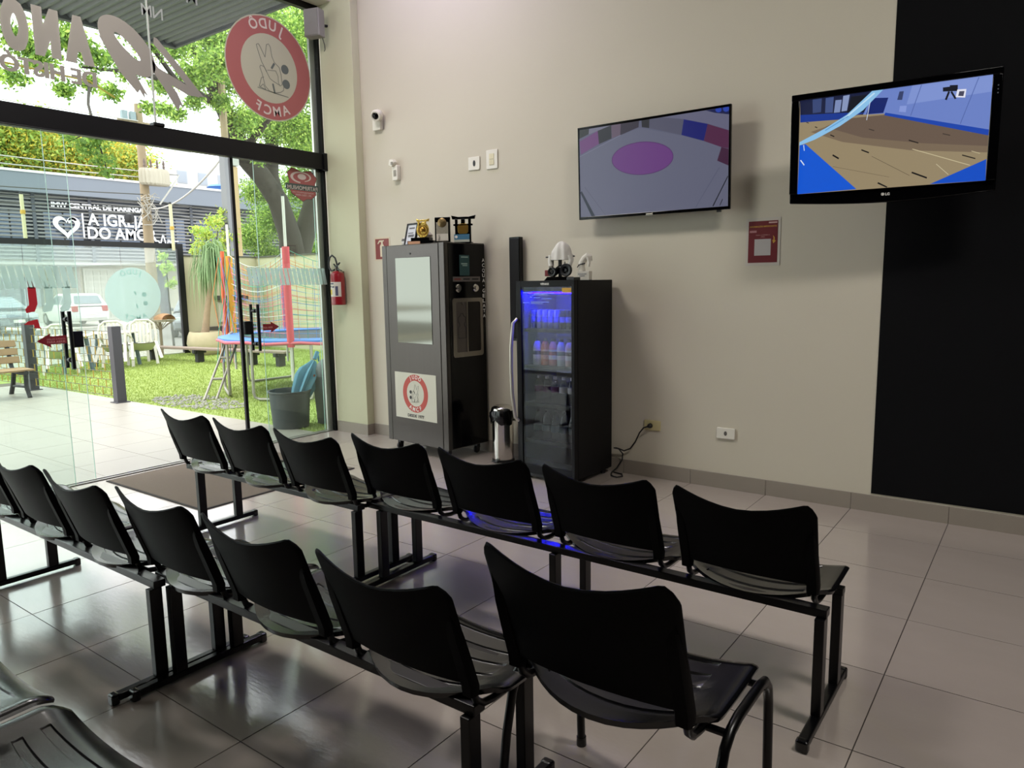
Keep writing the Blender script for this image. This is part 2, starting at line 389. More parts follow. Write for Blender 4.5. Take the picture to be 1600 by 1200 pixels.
q.prism([(-2.37,3.70),(-2.26,3.62),(-2.10,3.47),(-1.985,3.275),(-2.02,3.30),(-2.02,3.255),(-2.06,3.32),(-2.08,3.29),(-2.22,3.44)], 0.0012, **YZ)
q.build('numeral', M_vinyl, t, smooth=0)
q = MB(); q.prism([(-1.93,3.60),(-1.86,3.52),(-1.72,3.36),(-1.66,3.225),(-1.70,3.26),(-1.72,3.20),(-1.77,3.27),(-1.84,3.38),(-1.925,3.49)], 0.001, **YZ)
q.prism([(-1.90,3.79),(-1.87,3.785),(-1.68,3.60),(-1.52,3.43),(-1.46,3.37),(-1.50,3.37),(-1.56,3.36),(-1.63,3.45),(-1.80,3.63),(-1.905,3.73)], 0.0011, **YZ)
q.prism([(-1.88,3.54),(-1.56,3.42),(-1.50,3.36),(-1.62,3.36),(-1.78,3.42),(-1.90,3.47)], 0.0012, **YZ)
q.build('numeral', M_vinyl, t, smooth=0)
for ch, y0, w in (('A', -2.415, 0.225), ('N', -2.665, 0.19), ('O', -2.885, 0.19), ('S', -3.10, 0.18)):
    q = MB(); text_into(q, ch, (XS, y0, 3.455), EYm, EZ, h=0.33, w=w, bold=0.06, fat=0.014); q.build('letter', M_vinyl, t, smooth=0)
q = MB(); text_into(q, 'DE HIST\u00d3RIA', (XS, -2.41, 3.268), EYm, EZ, h=0.12, w=0.95, bold=0.02, fat=0.006); q.build('letter', M_vinyl, t, smooth=0)
q = MB(); text_into(q, 'M', (XS, -1.46, 4.17), EYm, EZ, h=0.12, bold=0.01); q.build('letter', pm('thin_vinyl', '#8f938f', 0.7), t, smooth=0)
for ch, y0 in (('N', -1.80), ('M', -1.90)): q = MB(); text_into(q, ch, (XS, y0, 3.95), EYm, EZ, h=0.10, bold=0.005); q.build('letter', MATS['thin_vinyl'], t, smooth=0)

M_frost = glass_mat('frosted_vinyl', (0.9, 0.97, 0.95), 0.0, dif=0.78, difcol=(0.64, 0.74, 0.71))
M_dred = pm('red_sticker', '#7d1420', 0.5); M_white = pm('white_print', '#e6e2da', 0.5)
def stripe_sticker(label, y0, y1):
    t = thing('frosted_sticker', label, 'sticker', (0,0,0)); n = int((y1-y0)/0.052)
    for k in range(n):
        y = y0 + (k+0.3)*(y1-y0)/n; w = (y1-y0)/n*0.8
        q = MB(); q.prism([(y, 1.815), (y+w, 1.815), (y+w+0.03, 1.64), (y+0.03, 1.64)], 0.001, **YZ); q.build('stripe', M_frost, t, smooth=0)
stripe_sticker('band of slanted frosted stripes on the left glass pane', -3.9, -2.75)
stripe_sticker('band of slanted frosted stripes on the right glass pane', -1.15, -0.17)
def arrow_sticker(label, ytip, yend, zc, lines, flip):
    t = thing('arrow_sticker', label, 'sticker', (0,0,0)); s = 1 if yend > ytip else -1; L = abs(yend-ytip)
    q = MB(); q.prism([(ytip, zc), (ytip+s*0.105, zc+0.058), (ytip+s*0.10, zc+0.032), (yend, zc+0.036), (yend, zc-0.03), (ytip+s*0.10, zc-0.032), (ytip+s*0.105, zc-0.058)], 0.001, **YZ)
    q.build('arrow', M_dred, t, smooth=0)
    q = MB(); y0 = min(ytip+s*0.075, yend-s*0.005)
    for (txt, dz, h) in lines: text_into(q, txt, (XS+0.0014, y0 if s > 0 else yend+0.005, zc+dz), (0,1,0), EZ, h=h, w=L-0.085, bold=0.01)
    q.build('lettering', pm('pink_print', '#c58a86', 0.5), t, smooth=0, kind='stuff')
arrow_sticker('dark red arrow sticker pointing left beside the left door handle', -3.055, -2.835, 1.225, (('DESLIZE A PORTA', 0.003, 0.013), ('PARA ABRIR', -0.022, 0.019)), False)
arrow_sticker('dark red arrow sticker pointing right beside the right door handle', -0.79, -0.985, 1.215, (('PARA ABRIR', -0.012, 0.02),), False)
t = thing('shield_sticker', 'red shield sticker of an alarm company at the top of the right pane', 'sticker', (0,0,0))
def ys(poly): return [(-0.40 + x*0.2, 2.685 + z*0.17) for x, z in poly]
shield = [(-0.92,0.62),(-0.62,0.95),(-0.25,0.86),(0,0.74),(0.3,0.84),(0.6,0.86),(0.95,0.45),(0.82,0.1),(0.86,-0.55),(0.55,-0.82),(0.25,-0.85),(0.0,-1.0),(-0.3,-0.82),(-0.7,-0.55),(-0.84,-0.2),(-0.8,0.2)]
q = MB(); q.prism(ys([(x*1.03, z*1.03) for x, z in shield]), 0.0006, **YZ); q.build('border', pm('shield_border', '#4c4a3e', 0.6), t, smooth=0)
q = MB(); q.prism(ys(shield), 0.001, **YZ); q.build('field', M_red_v, t, smooth=0)
q = MB(); q.prism(ys([(-1.05,0.02),(1.05,0.02),(1.05,-0.36),(-1.05,-0.36)]), 0.0014, **YZ); q.build('band', pm('band_green', '#46564f', 0.6), t, smooth=0)
q = MB(); text_into(q, 'PATRIMONIUM', (XS+0.002, -0.205, 2.63), EYm, EZ, h=0.042, w=0.385, bold=0.01)
text_into(q, 'MONITORAMENTO 24H', (XS+0.002, -0.26, 2.596), EYm, EZ, h=0.014, w=0.27); text_into(q, '44 | 3262-0044', (XS+0.002, -0.29, 2.568), EYm, EZ, h=0.02, w=0.2)
q.build('lettering', M_letter_v, t, smooth=0, kind='stuff')
q = MB(); P = []
for k in range(30):
    a = math.radians(-70 + 330*k/29); r0 = 0.09+0.03*k/29
    P.append([Vector((XS+0.0014, -0.40 + math.cos(a)*(r0+dr), 2.76 + math.sin(a)*(r0+dr)*0.42)) for dr in (0.0, 0.022+0.012*math.sin(a*0.5))])
q.grid(P); q.prism([(-0.40+0.055*math.cos(a*0.3142), 2.765+0.03*math.sin(a*0.3142)) for a in range(20)], 0.0015, **YZ)
q.build('emblem', M_letter_v, t, smooth=0)
def boot(label, y, z, m):
    t = MB(); t.prism([(y-0.03,z+0.1),(y+0.028,z+0.1),(y+0.03,z-0.03),(y+0.005,z-0.09),(y-0.055,z-0.10),(y-0.06,z-0.07),(y-0.03,z-0.035)], 0.001, **YZ)
    for dx in (-0.02, 0.01): t.prism([(y+dx,z+0.1),(y+dx+0.006,z+0.1),(y+dx-0.004,z+0.145),(y+dx-0.008,z+0.145)], 0.001, **YZ)
    tag(t.build('boot_sticker', m, smooth=0), label, 'sticker')
M_brred = pm('bright_red_vinyl', '#cf2f38', 0.5, trans=0.15)
boot('red curved boot shaped sticker on the left glass pane', -3.05, 1.55, M_brred)
boot('frosted boot shaped sticker next to the red one', -2.93, 1.55, M_frost)
boot('frosted boot shaped sticker nearest the left door handle', -2.80, 1.55, M_frost)
q = MB(); q.prism([(-3.13,1.36),(-3.10,1.385),(-3.03,1.40),(-3.02,1.34),(-3.01,1.325),(-3.06,1.33),(-3.06,1.355)], 0.001, **YZ)
tag(q.build('torn_label', M_brred, smooth=0), 'small torn red label on the left glass pane under the red boot', 'label')

# ---------------------------------------------------------------- canopy outside
q = MB(); P = []; n = 224
for k in range(n+1):
    y = -5.8 + 5.58*k/n; z = 4.60 + (0.03 if (k//2) % 2 == 0 else 0.0); P.append([(GX-0.12, y, z), (-8.50, y, z)])
q.grid(P)
can = thing('canopy', 'grey corrugated metal canopy over the entrance outside', 'canopy', (0,0,0))
q.build('corrugated_sheet', M_metal_roof, can, smooth=0)
q = MB(); q.box(-8.56, -8.49, -5.8, -0.22, 4.57, 4.68); q.box(-8.5, GX-0.12, -0.255, -0.22, 4.57, 4.68); q.box(-8.5, GX-0.12, -5.8, -5.76, 4.57, 4.68)
q.build('edge_beam', pm('dark_metal', '#4d5052', 0.5, metal=0.3), can, smooth=0)
q = MB(); q.box(-8.5, GX-0.12, -5.78, -0.24, 4.70, 4.72); q.build('cover', M_metal_roof, can, smooth=0)
q = MB(); q.tube([(-6.9,-4.6,3.62),(-6.9,-3.2,3.57),(-6.9,-2.05,3.545),(-6.9,-1.83,3.44)], 0.009, 8)
tag(q.build('rope', pm('yellow_rope', '#c9b552', 0.6)), 'yellow cord stretched outside under the canopy', 'cord')
# ---------------------------------------------------------------- beam seating
M_plas = pm('black_plastic', '#060608', 0.22, spec=0.6, bump=0.04, bscale=260)
M_steel = pm('black_enamel', '#050506', 0.30, spec=0.35)
M_back = pm('black_plastic_back', '#040405', 0.5, spec=0.06, bump=0.05, bscale=260)
SLOTS = [0.035 + 0.058*k for k in range(5)]
def seat_bm():
    xs = [-1,-0.985,-0.94,-0.86,-0.76,-0.66,-0.645,-0.5,-0.35,-0.18,0,0.18,0.35,0.5,0.645,0.66,0.76,0.86,0.94,0.985,1]
    ys = [-0.01,-0.004,0.012]
    for s in SLOTS: ys += [s-0.003, s, s+0.018, s+0.021]
    ys += [0.30,0.325,0.345,0.357,0.36]
    def top(u, y):
        a = (y+0.01)/0.37
        bulge = 0.125*(1-u*u)*max(0, 1-a*1.15)**1.3             # rounded rear edge
        hw = 0.290 - 0.006*a
        cr = max(0, (a-0.86)/0.14); hw -= 0.028*cr*cr        # rounded front corners
        cb = max(0, (0.10-a)/0.10); hw -= 0.018*cb*cb
        z = 0.462 - 0.020*(1-u*u) + 0.010*abs(u)**3 - 0.006*math.sin(PI*min(1, max(0, a)))
        if a > 0.80: z -= 0.035*((a-0.80)/0.20)**2
        if a < 0.15: z += 0.006*((0.15-a)/0.15)
        z -= 0.012*max(0, (abs(u)-0.94)/0.06)**2
        return hw*u, y - bulge, z
    P = []; Q = []
    for y in ys:
        row = []; rq = []
        for u in xs:
            X, Y, Z = top(u, y)
            for s in SLOTS:
                if s-0.0001 <= y <= s+0.0181 and abs(u) <= 0.6451: Z -= 0.0045
            row.append((X, Y, Z)); X2, Y2, Z2 = top(u*0.985, min(y, 0.352)); rq.append((X2, Y2+0.003, Z2-0.017))
        P.append(row); Q.append(rq)
    q = MB(); q.grid(P); q.grid(Q)
    nx = len(xs); ny = len(ys); n1 = nx*ny; fs = []
    for j in range(ny-1): fs += [(j*nx, (j+1)*nx, n1+(j+1)*nx, n1+j*nx), ((j+1)*nx-1, (j+2)*nx-1, n1+(j+2)*nx-1, n1+(j+1)*nx-1)]
    for i in range(nx-1): fs += [(i, i+1, n1+i+1, n1+i), ((ny-1)*nx+i, (ny-1)*nx+i+1, n1+(ny-1)*nx+i+1, n1+(ny-1)*nx+i)]
    q.F += fs; q.M += [0]*len(fs); return q
def back_pt(u, v, off=0.0):
    hw = 0.262 + 0.007*v
    zt = 0.798 + 0.064*abs(u)**1.7
    if abs(u) > 0.85: zt -= 0.060*((abs(u)-0.85)/0.15)**2.4
    zb = 0.520 - 0.006*u*u
    z = zb + (zt-zb)*v
    t = (z-0.5)/0.36
    yc = -0.118 - 0.132*t - 0.012*t*t
    y = yc + (0.036 + 0.016*v)*u*u - off
    return (u*hw, y, z)
def back_bm():
    us = [-1,-0.985,-0.95,-0.9,-0.85,-0.8,-0.7,-0.55,-0.4,-0.2,0,0.2,0.4,0.55,0.7,0.8,0.85,0.9,0.95,0.985,1]; vs = [0,0.012,0.05,0.2,0.4,0.6,0.8,0.93,0.985,1]
    F = [[back_pt(u, v, 0.0 if 0 < v < 1 and abs(u) < 1 else 0.005) for v in vs] for u in us]
    B = [[back_pt(u, v, 0.014 if 0 < v < 1 and abs(u) < 1 else 0.009) for v in vs] for u in us]
    q = MB(); q.grid(F); q.grid(B); nu = len(us); nv = len(vs); n1 = nu*nv; fs = []
    for i in range(nu-1): fs += [(i*nv, (i+1)*nv, n1+(i+1)*nv, n1+i*nv), (i*nv+nv-1, (i+1)*nv+nv-1, n1+(i+1)*nv+nv-1, n1+i*nv+nv-1)]
    for j in range(nv-1): fs += [(j, j+1, n1+j+1, n1+j), ((nu-1)*nv+j, (nu-1)*nv+j+1, n1+(nu-1)*nv+j+1, n1+(nu-1)*nv+j)]
    q.F += fs; q.M += [0]*len(fs); return q
def sleeve_bm(s):
    q = MB(); rows = []
    for v, w, d in ((-0.10,0.021,0.010),(0.0,0.023,0.012),(0.25,0.023,0.012),(0.5,0.021,0.010),(0.66,0.017,0.004),(0.74,0.010,-0.004)):
        x, y, z = back_pt(s*0.92, max(0, v)); z += (v*0.3 if v < 0 else 0); x = s*0.242
        rows.append([(x-w, y-0.012, z), (x-w*0.7, y-0.012-d, z), (x+w*0.7, y-0.012-d, z), (x+w, y-0.012, z), (x+w, y+0.008, z), (x-w, y+0.008, z), (x-w, y-0.012, z)])
    q.grid(rows); return q
def bracket_bm(s):
    x = s*0.242; q = MB()
    q.tube([(x,-0.095,0.54),(x,-0.088,0.49),(x,-0.074,0.455),(x,-0.046,0.433),(x,0.0,0.425),(x,0.08,0.424),(x,0.20,0.424)], 0.0115, 10); return q
_seatdata = {}
def add_seat(parent, x, y=0.0):
    """one seat of a bench: shell with its back, sleeves and bracket tubes"""
    if not _seatdata:
        s = seat_bm().build('seat', M_plas, None, smooth=35); bk = back_bm().build('backrest', M_back, None, smooth=35)
        _seatdata['seat'] = s.data; _seatdata['backrest'] = bk.data
        for k in (-1, 1):
            a = sleeve_bm(k).build('sleeve', M_back, None, smooth=50); c = bracket_bm(k).build('bracket', M_steel, None); _seatdata[('sleeve', k)] = a.data; _seatdata[('bracket', k)] = c.data
            bpy.data.objects.remove(a); bpy.data.objects.remove(c)
        bpy.data.objects.remove(s); bpy.data.objects.remove(bk)
    def mk(nm, key, par, loc=(0,0,0)):
        o = bpy.data.objects.new(nm, _seatdata[key]); C.objects.link(o); o.parent = par; o.location = loc; return o
    s = mk('seat', 'seat', parent, (x, y, 0)); bk = mk('backrest', 'backrest', parent, (x, y, 0))
    for k in (-1, 1): mk('sleeve', ('sleeve', k), bk); mk('bracket', ('bracket', k), s)
def add_leg(parent, x, y=0.0):
    q = MB(); q.box(x-0.019, x+0.019, -0.300+y, 0.300+y, 0.012, 0.042); f = q.build('foot', M_steel, parent, smooth=0, bevel=0.006)
    for yy in (-0.100, 0.165):
        q = MB(); q.box(x-0.0175, x+0.0175, yy-0.026+y, yy+0.026+y, 0.042, 0.414); q.build('upright', M_steel, f, smooth=0, bevel=0.003)
    for yy in (-0.292, 0.292):
        q = MB(); q.box(x-0.022, x+0.022, yy-0.016+y, yy+0.016+y, 0.0, 0.045); q.build('foot_cap', M_plas, f, smooth=0, bevel=0.008)
def bench(label, xs, legs, yc, dy=0.0, group='rows of black waiting benches', name='beam_seating'):
    cx = sum(xs)/len(xs); t = thing(name, label, 'bench', (cx, yc, 0), 0, group)
    x0 = min(min(xs)-0.25, min(legs)-0.02)-cx; x1 = max(max(xs)+0.25, max(legs)+0.02)-cx
    if max(legs) < max(xs)+0.2: pass
    q = MB(); q.box(x0, x1, -0.108, -0.058, 0.414, 0.446); q.build('beam', M_steel, t, smooth=0, bevel=0.003)
    q = MB(); q.box(x0, x1, 0.142, 0.188, 0.408, 0.436); q.build('beam', M_steel, t, smooth=0, bevel=0.003)
    for x in xs: add_seat(t, x-cx, dy)
    for x in legs: add_leg(t, x-cx)
    return t
bench('black three-seat bench of the front row, standing by the door mat', [-3.949,-3.348,-2.749], [-4.05,-2.51], -2.79, -0.030)
bench('black four-seat bench of the front row, standing nearest the drinks fridge', [-2.263,-1.642,-1.031,-0.421], [-2.40,-1.28,-0.14], -2.71, 0.028)
bench('black bench of the second row, at the left edge next to the glass front', [-4.04,-3.432,-2.824], [-4.12,-2.424], -3.955, 0.004)
bench('black bench of the second row, its right end beside the single chair', [-2.264,-1.646,-1.028], [-2.384,-0.80], -3.893, -0.015)
bench('black bench in the near left corner, only two seats in view', [-2.70,-2.10,-1.49], [-2.3,-1.25], -5.015)
# single stacking chair on four tube legs
ch = thing('stacking_chair', 'single black plastic chair on shiny tube legs at the end of the second row', 'chair', (-0.461, -3.776, 0), 0)
add_seat(ch, 0)
for s in (-1, 1):
    x = s*0.308; q = MB()
    q.tube([(x,-0.11,0.0),(x,-0.065,0.25),(x,-0.035,0.355),(x,-0.01,0.402),(x,0.03,0.428),(x,0.08,0.438),(x,0.25,0.440),(x,0.295,0.432),(x,0.322,0.405),(x,0.333,0.36),(x,0.342,0.2),(x,0.35,0.0)], 0.0135, 12)
    f = q.build('side_frame', M_steel, ch, label='glossy black bent tube leg frame')
    for y in (-0.11, 0.35):
        q = MB(); q.lathe([(0.0,0.0),(0.017,0.0),(0.016,0.03),(0.0,0.03)], 12, (x, y, 0)); q.build('foot_cap', M_plas, f)
q = MB(); q.tube([(-0.308,0.03,0.418),(0.308,0.03,0.418)], 0.010, 10); q.build('crossbar', M_steel, ch)
q = MB(); q.tube([(-0.308,0.315,0.405),(0.308,0.315,0.405)], 0.010, 10); q.build('crossbar', M_steel, ch)
ch.scale = (1.05, 1.05, 1.115)

# ---------------------------------------------------------------- door mat
M_mat = pm('mat_fibre', '#6d6154', 0.95, noise=0.25, scale=180, bump=0.5, bscale=420)
q = MB(); q.box(-5.93, -4.49, -2.64, -1.2, 0.0, 0.009); mt = q.build('door_mat', M_mat, smooth=0); tag(mt, 'brown grey fibre door mat on the floor inside the open glass door', 'mat')
q = MB()
for a in ((-5.93,-4.49,-2.655,-2.64),(-5.93,-4.49,-1.2,-1.185),(-5.945,-5.93,-2.655,-1.185),(-4.49,-4.475,-2.655,-1.185)): q.box(*a, 0.0, 0.007)
q.build('mat_edge', pm('mat_edge', '#2c2723', 0.8), mt, smooth=0, label='dark rubber border of the mat')

# ---------------------------------------------------------------- water dispenser
M_mgrey = pm('brushed_grey', '#4e4b47', 0.34, metal=0.85, noise=0.06, scale=30, stretch=(1, 1, 0.02))
M_gloss = pm('black_gloss', '#040405', 0.12, spec=0.22)
M_mirror = pm('mirror_panel', '#70746a', 0.06, metal=0.95)
M_chrome = pm('chrome', '#d2cfc8', 0.16, metal=1.0)
M_ss = pm('stainless', '#8d877d', 0.30, metal=0.9)
M_dark = pm('dark_plastic', '#141416', 0.5)
MYAW = -0.107; ca, sa = math.cos(MYAW), math.sin(MYAW)
mw, md = 0.885, 0.515
mcx, mcy = -3.921 - ca*mw/2 - sa*md/2, -0.532 - sa*mw/2 + ca*md/2
mach = thing('water_dispenser', 'tall dark grey water dispenser on castors with a mirror front', 'water dispenser', (mcx, mcy, 0), MYAW)
X0, X1, Y0, Y1 = -mw/2, mw/2, -md/2, md/2
q = MB(); q.box(X0, X1, Y0+0.012, Y1, 0.1, 1.996); q.build('body', M_mgrey, mach, smooth=0, bevel=0.006)
q = MB(); q.box(X0+0.07, X1-0.075, Y0, Y0+0.014, 0.108, 1.99); fd = q.build('door', M_mgrey, mach, smooth=0, bevel=0.003)
q = MB(); q.lathe([(0.0,-0.004),(0.009,-0.004),(0.009,0.004),(0.0,0.004)], 12, (-0.02, Y0-0.001, 1.91), frame=(Vector((1,0,0)), Vector((0,0,1)), Vector((0,-1,0)))); q.build('lock', M_dark, fd)
for xs in ((X0, X0+0.066), (X1-0.071, X1)):
    q = MB(); q.box(xs[0], xs[1], Y0+0.002, Y0+0.014, 0.1, 1.996); q.build('edge_strip', M_mgrey, mach, smooth=0, bevel=0.004)
q = MB(); q.box(X0+0.205, X0+0.705, Y0-0.004, Y0+0.002, 1.075, 1.875); q.build('mirror', M_mirror, fd, smooth=0, bevel=0.002, label='tall mirror glass set into the door')
po = MB(); po.box(X0+0.135, X0+0.735, Y0-0.003, Y0+0.001, 0.345, 0.79); po = po.build('poster', pm('poster_paper', '#c9c7b6', 0.6), fd, smooth=0, label='square white club poster with a red ring')
q = MB(); o = (X0+0.435, Y0-0.0035, 0.595); ex = Vector((1,0,0)); ey = EZ
ring(q, 0, 0, 0.125, 0.183, -0.0006, o, ex, ey, 0); o2 = (o[0], o[1]-0.0012, o[2])
ring_text(q, 'JUD\u00d4', o2, ex, ey, 0.177, PI/2, 0.30, 0.036, mi=1); ring_text(q, 'AMCF', o2, ex, ey, 0.133, -PI/2, 0.33, 0.038, mi=1, inward=True)
judo_figures(q, o2, ex, ey, 0.115, 2, 3, th=-0.0004)
text_into(q, 'DESDE 1977', (X0+0.435, Y0-0.0042, 0.365), ex, ey, h=0.028, w=0.24, bold=0.03, mi=3, align='C')
q.build('club_print', [pm('print_red', '#b5483c', 0.6), M_white, pm('print_grey', '#7c7a70', 0.6), pm('print_black', '#1d1b1a', 0.6)], fd, smooth=0, kind='stuff')
# right side with the bottle niche
EYp = Vector((0,1,0))
def Ys(f): return Y0 + f*md
XR = X1
q = MB(); q.box(XR, XR+0.004, Y0+0.05, Y1-0.004, 0.11, 1.985); side = q.build('side_panel', M_gloss, mach, smooth=0, bevel=0.001, label='glossy black side panel')
q = MB(); q.box(XR+0.004, XR+0.006, Ys(0.36), Ys(0.60), 1.70, 1.885); st = q.build('info_sticker', pm('teal_print', '#1f4a4a', 0.5), side, smooth=0)
q = MB(); q.box(XR+0.006, XR+0.007, Ys(0.40), Ys(0.57), 1.86, 1.872); q.box(XR+0.006, XR+0.007, Ys(0.40), Ys(0.55), 1.80, 1.812); q.box(XR+0.006, XR+0.007, Ys(0.43), Ys(0.55), 1.785, 1.795)
q.build('print', pm('pale_teal', '#8fa9a2', 0.5), side, smooth=0, kind='stuff')
q = MB(); q.box(XR+0.004, XR+0.007, Ys(0.19), Ys(0.86), 1.645, 1.69); q.build('label_plate', pm('grey_plate', '#6d6864', 0.4, metal=0.4), side, smooth=0)
q = MB()
for k, (f, m) in enumerate(((0.22, 0), (0.44, 1), (0.66, 1))): q.box(XR+0.007, XR+0.0075, Ys(f), Ys(f+0.16), 1.66, 1.675, m)
q.build('print', [pm('print_dull_red', '#7a2a26', 0.5), M_dark], side, smooth=0, kind='stuff')
FX = (Vector((0,1,0)), Vector((0,0,1)), Vector((1,0,0)))
for f in (0.315, 0.745):
    q = MB(); q.lathe([(0.0,0.022),(0.018,0.022),(0.020,0.014),(0.030,0.014),(0.037,0.006),(0.037,0.0),(0,0)], 24, (XR+0.004, Ys(f), 1.585), frame=FX); q.build('button', M_chrome, side, label='round chrome push button')
q = MB(); fr = rrect(Ys(0.165), Ys(0.915), 0.955, 1.495, 0.025); inn = rrect(Ys(0.25), Ys(0.85), 1.0, 1.46, 0.015)
for k in range(len(fr)):
    a, c, d, e = fr[k], fr[(k+1) % len(fr)], inn[(k+1) % len(fr)], inn[k]
    q.add([(XR+0.008,*a),(XR+0.008,*c),(XR+0.008,*d),(XR+0.008,*e),(XR+0.004,*a),(XR+0.004,*c),(XR-0.0,*d),(XR-0.0,*e)], [(0,1,2,3),(0,1,5,4),(3,2,6,7)])
nf = q.build('niche_frame', M_ss, side, smooth=0, label='stainless frame of the bottle niche')
q = MB(); q.prism([(Ys(0.25),1.0),(Ys(0.5),1.0),(Ys(0.5),1.46),(Ys(0.25),1.46)], 0.0015, (XR+0.0042,0,0), (0,1,0), (0,0,1), 0)
q.prism([(Ys(0.53),1.0),(Ys(0.85),1.0),(Ys(0.85),1.46),(Ys(0.53),1.46)], 0.0012, (XR+0.0042,0,0), (0,1,0), (0,0,1), 1); q.box(XR+0.004, XR+0.010, Ys(0.5), Ys(0.53), 1.0, 1.46, 2)
q.build('niche', [pm('niche_grey', '#5c554f', 0.4, metal=0.4), pm('niche_dark', '#1d1915', 0.3, metal=0.5), M_ss], side, smooth=0)
q = MB(); bo = [(-0.055,0),(0.055,0),(0.055,0.10),(0.035,0.115),(0.035,0.135),(0.055,0.15),(0.055,0.19),(0.025,0.205),(0.015,0.225),(-0.015,0.225),(-0.025,0.205),(-0.055,0.19),(-0.055,0.15),(-0.035,0.135),(-0.035,0.115),(-0.055,0.10)]
bo = [(Ys(0.385)+x*0.85, 1.13+z) for x, z in bo]
for k in range(len(bo)):
    a, c = bo[k], bo[(k+1) % len(bo)]; q.bar((XR+0.0062,*a), (XR+0.0062,*c), 0.005, 0.002, 0, up=(1,0,0))
q.build('bottle_outline', M_dark, side, smooth=0, label='black outline of a sports bottle')
q = MB(); q.tube([(XR+0.006, Ys(0.40), 1.46), (XR+0.006, Ys(0.40), 1.435)], 0.006, 8); q.build('spout', M_chrome, side)
q = MB()
for k, chx in enumerate('ACQUA\u00b7GELATA'):
    text_into(q, chx, (XR+0.0052, Ys(0.955), 1.825-0.047*k), EYp, EZ, h=0.034, w=(0.032 if chx != '\u00b7' else 0.010), bold=0.006, align='C')
q.build('lettering', pm('silver_print', '#f0eee8', 0.4), side, smooth=0, kind='stuff')
for (x, y) in ((X0+0.09, Y0+0.07), (X1-0.09, Y0+0.07), (X0+0.09, Y1-0.07), (X1-0.07, Y1-0.09)):
    q = MB(); q.lathe([(0.0,-0.013),(0.032,-0.013),(0.036,-0.008),(0.036,0.008),(0.032,0.013),(0,0.013)], 16, (x, y, 0.036), frame=(Vector((0,1,0)), Vector((0,0,1)), Vector((1,0,0))))
    q.box(x-0.02, x+0.02, y-0.012, y+0.03, 0.05, 0.1); q.build('castor', M_dark, mach)

def on_machine(u, v): return (mcx + ca*u - sa*v, mcy + sa*u + ca*v)
ZT = 1.996
# things on top of the dispenser
px, py = on_machine(-0.37, 0.0); t = thing('ball_cap', 'small white ball with a dark band on the dispenser, left of the framed certificate', 'ball', (px, py, ZT))
q = MB(); q.lathe([(0.0,0.0),(0.03,0.004),(0.048,0.02),(0.052,0.045),(0.045,0.07),(0.028,0.088),(0.0,0.094)], 18); q.build('body', pm('ball_white', '#d9d3cf', 0.5), t)
q = MB(); q.lathe([(0.0485,0.055),(0.0515,0.05),(0.0525,0.062),(0.047,0.075)], 18); q.build('band', pm('ball_dark', '#5a5350', 0.6), t)
px, py = on_machine(-0.235, -0.08); t = thing('framed_certificate', 'framed certificate leaning back on the dispenser', 'picture frame', (px, py, ZT), MYAW)
t.rotation_euler = (math.radians(-14), 0, MYAW-0.05)
q = MB()
for a in ((-0.085,0.085,0.0,0.014),(-0.085,0.085,0.206,0.22),(-0.085,-0.071,0.0,0.22),(0.071,0.085,0.0,0.22)): q.box(a[0], a[1], -0.012, 0.012, a[2], a[3])
q.build('frame', M_dark, t, smooth=0, bevel=0.002)
q = MB(); q.box(-0.071, 0.071, -0.002, 0.008, 0.014, 0.206); q.build('sheet', pm('certificate_paper', '#c6c6cb', 0.4), t, smooth=0)
q = MB(); q.box(-0.045, 0.04, -0.003, -0.002, 0.165, 0.18); q.box(-0.05, 0.03, -0.003, -0.002, 0.12, 0.13); q.box(-0.045, 0.045, -0.003, -0.002, 0.085, 0.11); q.build('print', pm('certificate_ink', '#5d5a60', 0.6), t, smooth=0, kind='stuff')
M_gold = pm('gold_metal', '#d8b45a', 0.25, metal=0.9, bump=0.25, bscale=60); M_gold2 = pm('gold_relief', '#a8813a', 0.35, metal=0.9, bump=0.5, bscale=40)
px, py = on_machine(-0.02, -0.10); t = thing('gold_trophy', 'bright gold oval trophy on a stepped black base', 'trophy', (px, py, ZT), MYAW+0.4)
q = MB(); q.box(-0.13, 0.14, -0.06, 0.05, 0, 0.035); q.box(-0.10, 0.09, -0.045, 0.04, 0.035, 0.065); q.build('base', M_gloss, t, smooth=0, bevel=0.003)
q = MB(); q.box(-0.12, 0.005, -0.064, -0.058, 0.004, 0.03); q.build('plate', pm('copper_plate', '#cf9a7a', 0.35, metal=0.5), t, smooth=0)
q = MB(); q.prism([(x, z) for x, z in arc(0, 0.135, 0.062, 0, 2*PI*31/32, 31, 0.075)], -0.014, (0, 0.008, 0), (1,0,0), (0,0,1))
q.box(-0.02, 0.02, -0.006, 0.008, 0.06, 0.075); q.box(-0.042, -0.026, -0.006, 0.008, 0.18, 0.215); q.box(0.026, 0.042, -0.006, 0.008, 0.18, 0.215)
q.prism([(-0.06,0.215),(0.06,0.215),(0.068,0.24),(0.03,0.231),(-0.03,0.231),(-0.068,0.24)], -0.016, (0, 0.01, 0)); q.build('emblem', M_gold, t, smooth=0, bevel=0.002)
q = MB(); ring(q, 0, 0.135, 0.036, 0.046, -0.003, (0, -0.006, 0), (1,0,0), (0,0,1)); q.lathe([(0.0,0.006),(0.016,0.004),(0.022,0.0)], 12, (0,-0.006,0.14), frame=(Vector((1,0,0)), Vector((0,0,1)), Vector((0,-1,0)))); q.build('relief', M_gold2, t)
px, py = on_machine(-0.09, 0.04); t = thing('figurine', 'small grey figurine half hidden behind the framed certificate', 'figurine', (px, py, ZT), MYAW)
q = MB(); q.lathe([(0.0,0.0),(0.04,0.0),(0.045,0.02),(0.025,0.05),(0.035,0.08),(0.04,0.10),(0.02,0.125),(0.0,0.135)], 16); q.build('body', pm('figurine_grey', '#a39b93', 0.5), t)
